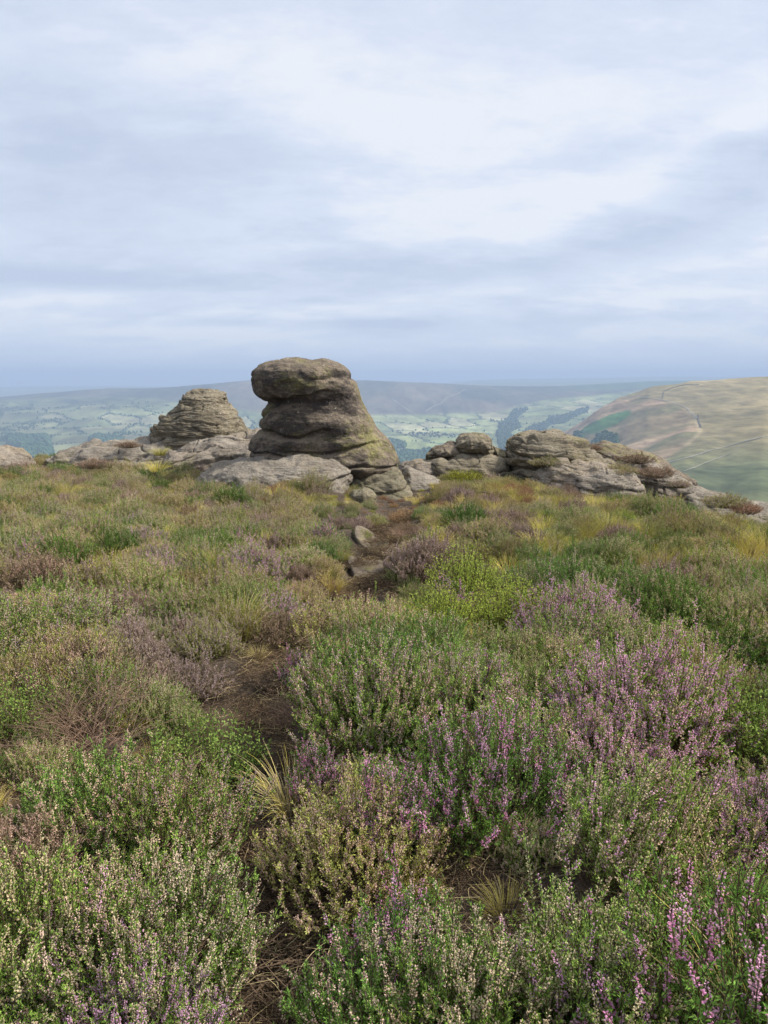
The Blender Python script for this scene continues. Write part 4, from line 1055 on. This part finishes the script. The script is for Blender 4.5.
        if y < 9 and rng.random() < .8:
            fx, fy = x + rng.uniform(.12, .22) * rng.choice((-1, 1)), y + rng.uniform(.12, .22) * rng.choice((-1, 1))
            if seg_dist(fx, fy, PATH)[0] > halfw: pts[('hg2', 'hg0', 'hb2', 'gr0', 'tw0', 'hb0')[rng.choice(6, p=(.3, .2, .2, .15, .05, .1))]].append((fx, fy, z - .04, rng.uniform(.45, .65)))
        if rng.random() < (0.10 if q < 375 else 0.22) and k[0] == 'h': pts['gr0' if rng.random() < .75 else 'gr1'].append((x + .1, y, z, sc * rng.uniform(.7, 1.15)))
    return pts
NAMES = {
    'hg0': 'green cream budded heather covering the moor', 'hg1': 'tall pale budded heather with a few lilac spikes', 'hg2': 'deep green sparsely budded heather covering the moor',
    'hg3': 'olive heather with tan tips covering the moor', 'hg4': 'green heather with buff and faded mauve tips', 'hp0': 'lilac flowering heather scattered over the moor',
    'hp1': 'dark heather with lilac and magenta spikes', 'hb0': 'brown and mauve faded heather on the moor', 'hb1': 'olive heather with faded mauve flowers',
    'hb2': 'brown twiggy half bare heather', 'bl0': 'lime green bilberry patches in the heather', 'bl1': 'deep green bilberry patches in the heather', 'ru0': 'rusty red bilberry near the rocks',
    'gr0': 'yellow green moor grass between the heather', 'gr1': 'straw coloured moor grass between the heather', 'gr2': 'pale seeding grass in the heather', 'mo0': 'yellow green moss near the rocks', 'tw0': 'grey dead heather twigs', 'li0': 'dead stems and leaf litter on the peat path'}
SN = {'h': 'heather_carpet', 'b': 'bilberry_carpet', 'r': 'bilberry_carpet', 'g': 'grass', 'm': 'moss', 't': 'twig_litter', 'l': 'leaf_litter'}

# litter needs one real visible patch to copy from
place('li0', 282, 960, 'scatter of dead stems on the dark peat at the bottom of the path', 'plant litter', 1.0, lift=-.05)
pts = carpet()
def gn_carpet(kind, P):
    P = np.array(P); n = len(P)
    me = bpy.data.meshes.new(SN[kind[0]])
    me.vertices.add(n); me.vertices.foreach_set('co', P[:, :3].astype(np.float32).ravel())
    rot = np.stack([rng.normal(size=n) * .10, rng.normal(size=n) * .10, rng.uniform(0, 6.28, n)], -1)
    scl = np.stack([P[:, 3] * rng.uniform(.9, 1.15, n), P[:, 3] * rng.uniform(.9, 1.15, n), P[:, 3] * rng.uniform(.8, 1.15, n)], -1)
    for nm, arr in (('rot', rot), ('scl', scl)):
        a = me.attributes.new(nm, 'FLOAT_VECTOR', 'POINT'); a.data.foreach_set('vector', arr.astype(np.float32).ravel())
    o = link(SN[kind[0]], me)
    g = bpy.data.node_groups.new('scatter_' + kind, 'GeometryNodeTree')
    g.interface.new_socket('Geometry', in_out='INPUT', socket_type='NodeSocketGeometry')
    g.interface.new_socket('Geometry', in_out='OUTPUT', socket_type='NodeSocketGeometry')
    N = g.nodes; L = g.links
    gi = N.new('NodeGroupInput'); go = N.new('NodeGroupOutput')
    iop = N.new('GeometryNodeInstanceOnPoints'); jn = N.new('GeometryNodeJoinGeometry')
    root = PROTO[kind]
    for ob in list(root.children):
        oi = N.new('GeometryNodeObjectInfo'); oi.inputs['Object'].default_value = ob; oi.transform_space = 'ORIGINAL'
        L.new(oi.outputs['Geometry'], jn.inputs[0])
    for nm, sock in (('rot', 'Rotation'), ('scl', 'Scale')):
        na = N.new('GeometryNodeInputNamedAttribute'); na.data_type = 'FLOAT_VECTOR'; na.inputs['Name'].default_value = nm
        L.new(na.outputs[0], iop.inputs[sock])
    L.new(gi.outputs[0], iop.inputs['Points']); L.new(jn.outputs[0], iop.inputs['Instance'])
    L.new(iop.outputs[0], go.inputs[0])
    md = o.modifiers.new('scatter', 'NODES'); md.node_group = g
    return tag(o, NAMES[kind], {'h': 'heather', 'b': 'bilberry', 'r': 'bilberry', 'g': 'grass', 'm': 'moss', 't': 'dead twigs', 'l': 'plant litter'}[kind[0]], kind='stuff')
tot = 0
for k, P in pts.items():
    if not P: continue
    if k not in PROTO:
        x, y, z, s = P.pop()
        root_kind = k
        MESH[k] = KINDS[k][1](); fm, bm = MESH[k]
        # the first visible spot is a plant of its own, the rest follow it
        cand = sorted(P, key=lambda q: q[1] if q[1] > 3 and abs(q[0]) < 0.42 * q[1] else 99)
        x, y, z, s = cand[0]; P.remove(cand[0])
        root = link(KINDS[k][0], None, loc=(x, y, z)); link(PARTN.get(k[:2], 'foliage'), fm, root)
        if bm: link('blossom', bm, root)
        root.scale = (s, s, s); PROTO[k] = root
        ax_, ay_ = project(x, y, z + .2)
        print('PROTO', k, ax_, ay_)
        tag(root, {'hb1': 'olive heather bush with faded mauve flowers', 'gr0': 'yellow green grass tuft among the heather', }.get(k, NAMES[k]), {'h': 'heather', 'g': 'grass tuft', 'b': 'bilberry', 'r': 'bilberry', 'm': 'moss', 't': 'dead twigs', 'l': 'plant litter'}[k[0]])
    gn_carpet(k, P); tot += len(P)
print('carpet instances', tot)

# ------------------------------------------------------------------ haze
def box(name, x0, x1, y0, y1, z0, z1, mat):
    V = [(x, y, z) for x in (x0, x1) for y in (y0, y1) for z in (z0, z1)]
    Fc = [(0, 1, 3, 2), (4, 6, 7, 5), (0, 4, 5, 1), (2, 3, 7, 6), (0, 2, 6, 4), (1, 5, 7, 3)]
    me = mesh_from(name, V, [np.array(Fc)], [mat], smooth=False)
    return link(name, me)
m, t, out = new_mat('haze')
pv = t.new('ShaderNodeVolumePrincipled')
pv.inputs['Color'].default_value = (0.42, 0.545, 0.75, 1); pv.inputs['Density'].default_value = HAZE = 1.6e-4
t.l.new(pv.outputs[0], out.inputs['Volume'])
zmin = min(float(np.array([v.co.z for v in o.data.vertices]).min()) for o in COL.objects if o.name.startswith(('distant', 'hillside', 'valley')))
hz = box('haze', -26000, 26000, -400, 19000, zmin - 1.5, 230, m)
tag(hz, kind='stuff')

# ------------------------------------------------------------------ sky, sun
SUN_EL, SUN_AZ = rad(44), rad(82)      # azimuth clockwise from the view direction (+Y)
w = bpy.data.worlds.new('World'); scene.world = w; w.use_nodes = True
t = NT(w.node_tree); t.n.clear()
out = t.new('ShaderNodeOutputWorld'); bg = t.new('ShaderNodeBackground')
sky = t.new('ShaderNodeTexSky', sky_type='NISHITA'); sky.sun_disc = False
sky.sun_elevation = SUN_EL; sky.sun_rotation = SUN_AZ; sky.altitude = 500; sky.dust_density = 2
tc = t.new('ShaderNodeTexCoord'); sp = t.new('ShaderNodeSeparateXYZ'); t.l.new(tc.outputs['Generated'], sp.inputs[0])
x, y, z = sp.outputs
zc = t.m('MAXIMUM', z, 0.0)
den = t.m('ADD', zc, 0.20)
cb = t.new('ShaderNodeCombineXYZ'); t.put(cb.inputs[0], t.m('DIVIDE', x, den)); t.put(cb.inputs[1], t.m('DIVIDE', y, den)); P = cb.outputs[0]
az = t.m('ARCTAN2', x, y); el = t.m('ARCSINE', z)
big = t.noise(t.mapping(P, (0.5, 0.8, 1), (0, 0, rad(14)), (1.3, 0.2, 0)), 1.0, 4, 0.5, 0.3)
med = t.noise(t.mapping(P, (0.9, 1.4, 1), (0, 0, rad(-14)), (4.1, 2.2, 0)), 1.7, 9, 0.62, 0.15)
fin = t.noise(t.mapping(P, (1.8, 2.5, 1), (0, 0, rad(-8)), (0, 7, 0)), 2.6, 10, 0.68, 0.1)
wv = t.m('SUBTRACT', med, 0.5)
# brightness of the cloud deck
L = t.m('ADD', t.m('MULTIPLY_ADD', t.mr(big, 0.42, 0.57), 0.30, 0.24), t.m('MULTIPLY', t.mr(med, 0.40, 0.58), 0.30))
L = t.m('ADD', L, t.m('MULTIPLY', t.m('SUBTRACT', fin, 0.40), 0.75))
def azel(px, py):
    u = (px - 384) / F; v = (512 - py) / F
    dx, dy, dz = u, CT + v * ST, -ST + v * CT
    return math.atan2(dx, dy), math.atan2(dz, math.hypot(dx, dy))
def blob(px, py, sx, sy, tilt=0.0, warp=0.10, power=1.0):
    a0, e0 = azel(px, py); kx, ky = sx / F, sy / F
    da = t.m('SUBTRACT', az, a0); de = t.m('SUBTRACT', el, e0)
    de = t.m('SUBTRACT', de, t.m('MULTIPLY', da, tilt)); de = t.m('ADD', de, t.m('MULTIPLY', wv, warp))
    q = t.m('ADD', t.m('POWER', t.m('ABSOLUTE', t.m('DIVIDE', da, kx)), 2.0), t.m('POWER', t.m('ABSOLUTE', t.m('DIVIDE', de, ky)), 2.0))
    return t.m('EXPONENT', t.m('MULTIPLY', q, -power))
for (a, amt) in [(blob(90, 150, 190, 55, 0.0), -0.28), (blob(0, 195, 90, 22), -0.18), (blob(430, 130, 190, 90), 0.42), (blob(210, 45, 170, 40, -.15), 0.25), (blob(640, 172, 130, 15, 0.38, .03), 0.38),
                 (blob(730, 196, 150, 34, 0.42, .04), -0.55), (blob(90, 281, 190, 8, 0.0, .015), -0.5), (blob(30, 302, 100, 12, 0, .03), 0.28), (blob(640, 275, 180, 22, .1), 0.16), (blob(440, 262, 170, 16, .1, .05), -0.30), (blob(650, 60, 200, 60), 0.15),
                 (blob(391, 324, 60, 4.5, 0.0, .012), -0.75), (blob(215, 322, 50, 5, 0, .012), -0.45), (blob(335, 300, 44, 4, 0, .012), -0.4), (blob(700, 318, 90, 5, 0, .012), -0.3), (blob(230, 340, 150, 9, 0, .012), 0.3), (blob(500, 345, 120, 7, 0, .012), 0.2), (blob(120, 338, 60, 4, 0, .012), -0.4), (blob(560, 255, 60, 7, .15, .03), -0.25), (blob(500, 288, 60, 7, .1, .03), 0.22), (blob(640, 298, 150, 7, .05, .02), 0.25)]:
    L = t.m('ADD', L, t.m('MULTIPLY', a, amt))
L = t.mr(L, 0.05, 0.98, 0, 1, False)
cr = t.new('ShaderNodeValToRGB'); t.put(cr.inputs[0], L)
e = cr.color_ramp.elements
e[0].position = 0; e[0].color = (0.56, 0.635, 0.79, 1); e[1].position = 1; e[1].color = (0.87, 0.90, 0.96, 1)
n_ = e.new(0.35); n_.color = (0.64, 0.71, 0.85, 1); n_ = e.new(0.68); n_.color = (0.72, 0.785, 0.92, 1)
col = cr.outputs[0]
# towards the horizon the deck thins to hazy blue
col = t.mix(t.mr(el, 0.09, 0.0, 0, 0.7), col, (0.66, 0.735, 0.88))
# below the horizon
# glow of the veiled sun
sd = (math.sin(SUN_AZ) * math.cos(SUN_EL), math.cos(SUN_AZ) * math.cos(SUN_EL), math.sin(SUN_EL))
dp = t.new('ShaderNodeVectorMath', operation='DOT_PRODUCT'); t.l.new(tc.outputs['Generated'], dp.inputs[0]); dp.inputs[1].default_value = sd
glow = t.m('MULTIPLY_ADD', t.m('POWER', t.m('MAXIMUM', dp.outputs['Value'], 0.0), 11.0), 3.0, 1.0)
CLOUD = 4.6
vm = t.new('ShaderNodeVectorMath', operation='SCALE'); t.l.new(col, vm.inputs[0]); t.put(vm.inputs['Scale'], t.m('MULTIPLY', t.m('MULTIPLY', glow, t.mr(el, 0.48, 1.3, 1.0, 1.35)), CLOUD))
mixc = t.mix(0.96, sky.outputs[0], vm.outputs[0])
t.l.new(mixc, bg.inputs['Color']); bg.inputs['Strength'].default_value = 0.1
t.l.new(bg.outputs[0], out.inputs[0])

ld = bpy.data.lights.new('sun', 'SUN'); ld.energy = 3.0; ld.angle = rad(7); ld.color = (1.0, 0.92, 0.78)
lo = bpy.data.objects.new('sun', ld); COL.objects.link(lo)
from mathutils import Vector
lo.rotation_euler = (-Vector(sd)).to_track_quat('-Z', 'Y').to_euler(); lo.location = (20, -5, 30)

cd = bpy.data.cameras.new('camera'); cam = bpy.data.objects.new('camera', cd); COL.objects.link(cam)
cam.location = tuple(CAM); cam.rotation_euler = (rad(90) - PITCH, 0, 0)
cd.sensor_fit = 'VERTICAL'; cd.sensor_height = 34.6; cd.lens = 34.6 * F / 1024
cd.clip_start = 0.05; cd.clip_end = 80000
scene.camera = cam

scene.view_settings.view_transform = 'Standard'; scene.view_settings.look = 'None'
scene.view_settings.exposure = 1.15; scene.view_settings.gamma = 1.0
scene.cycles.max_bounces = 5; scene.cycles.diffuse_bounces = 2; scene.cycles.glossy_bounces = 1; scene.cycles.transmission_bounces = 2
scene.cycles.volume_bounces = 0
scene.cycles.use_denoising = True
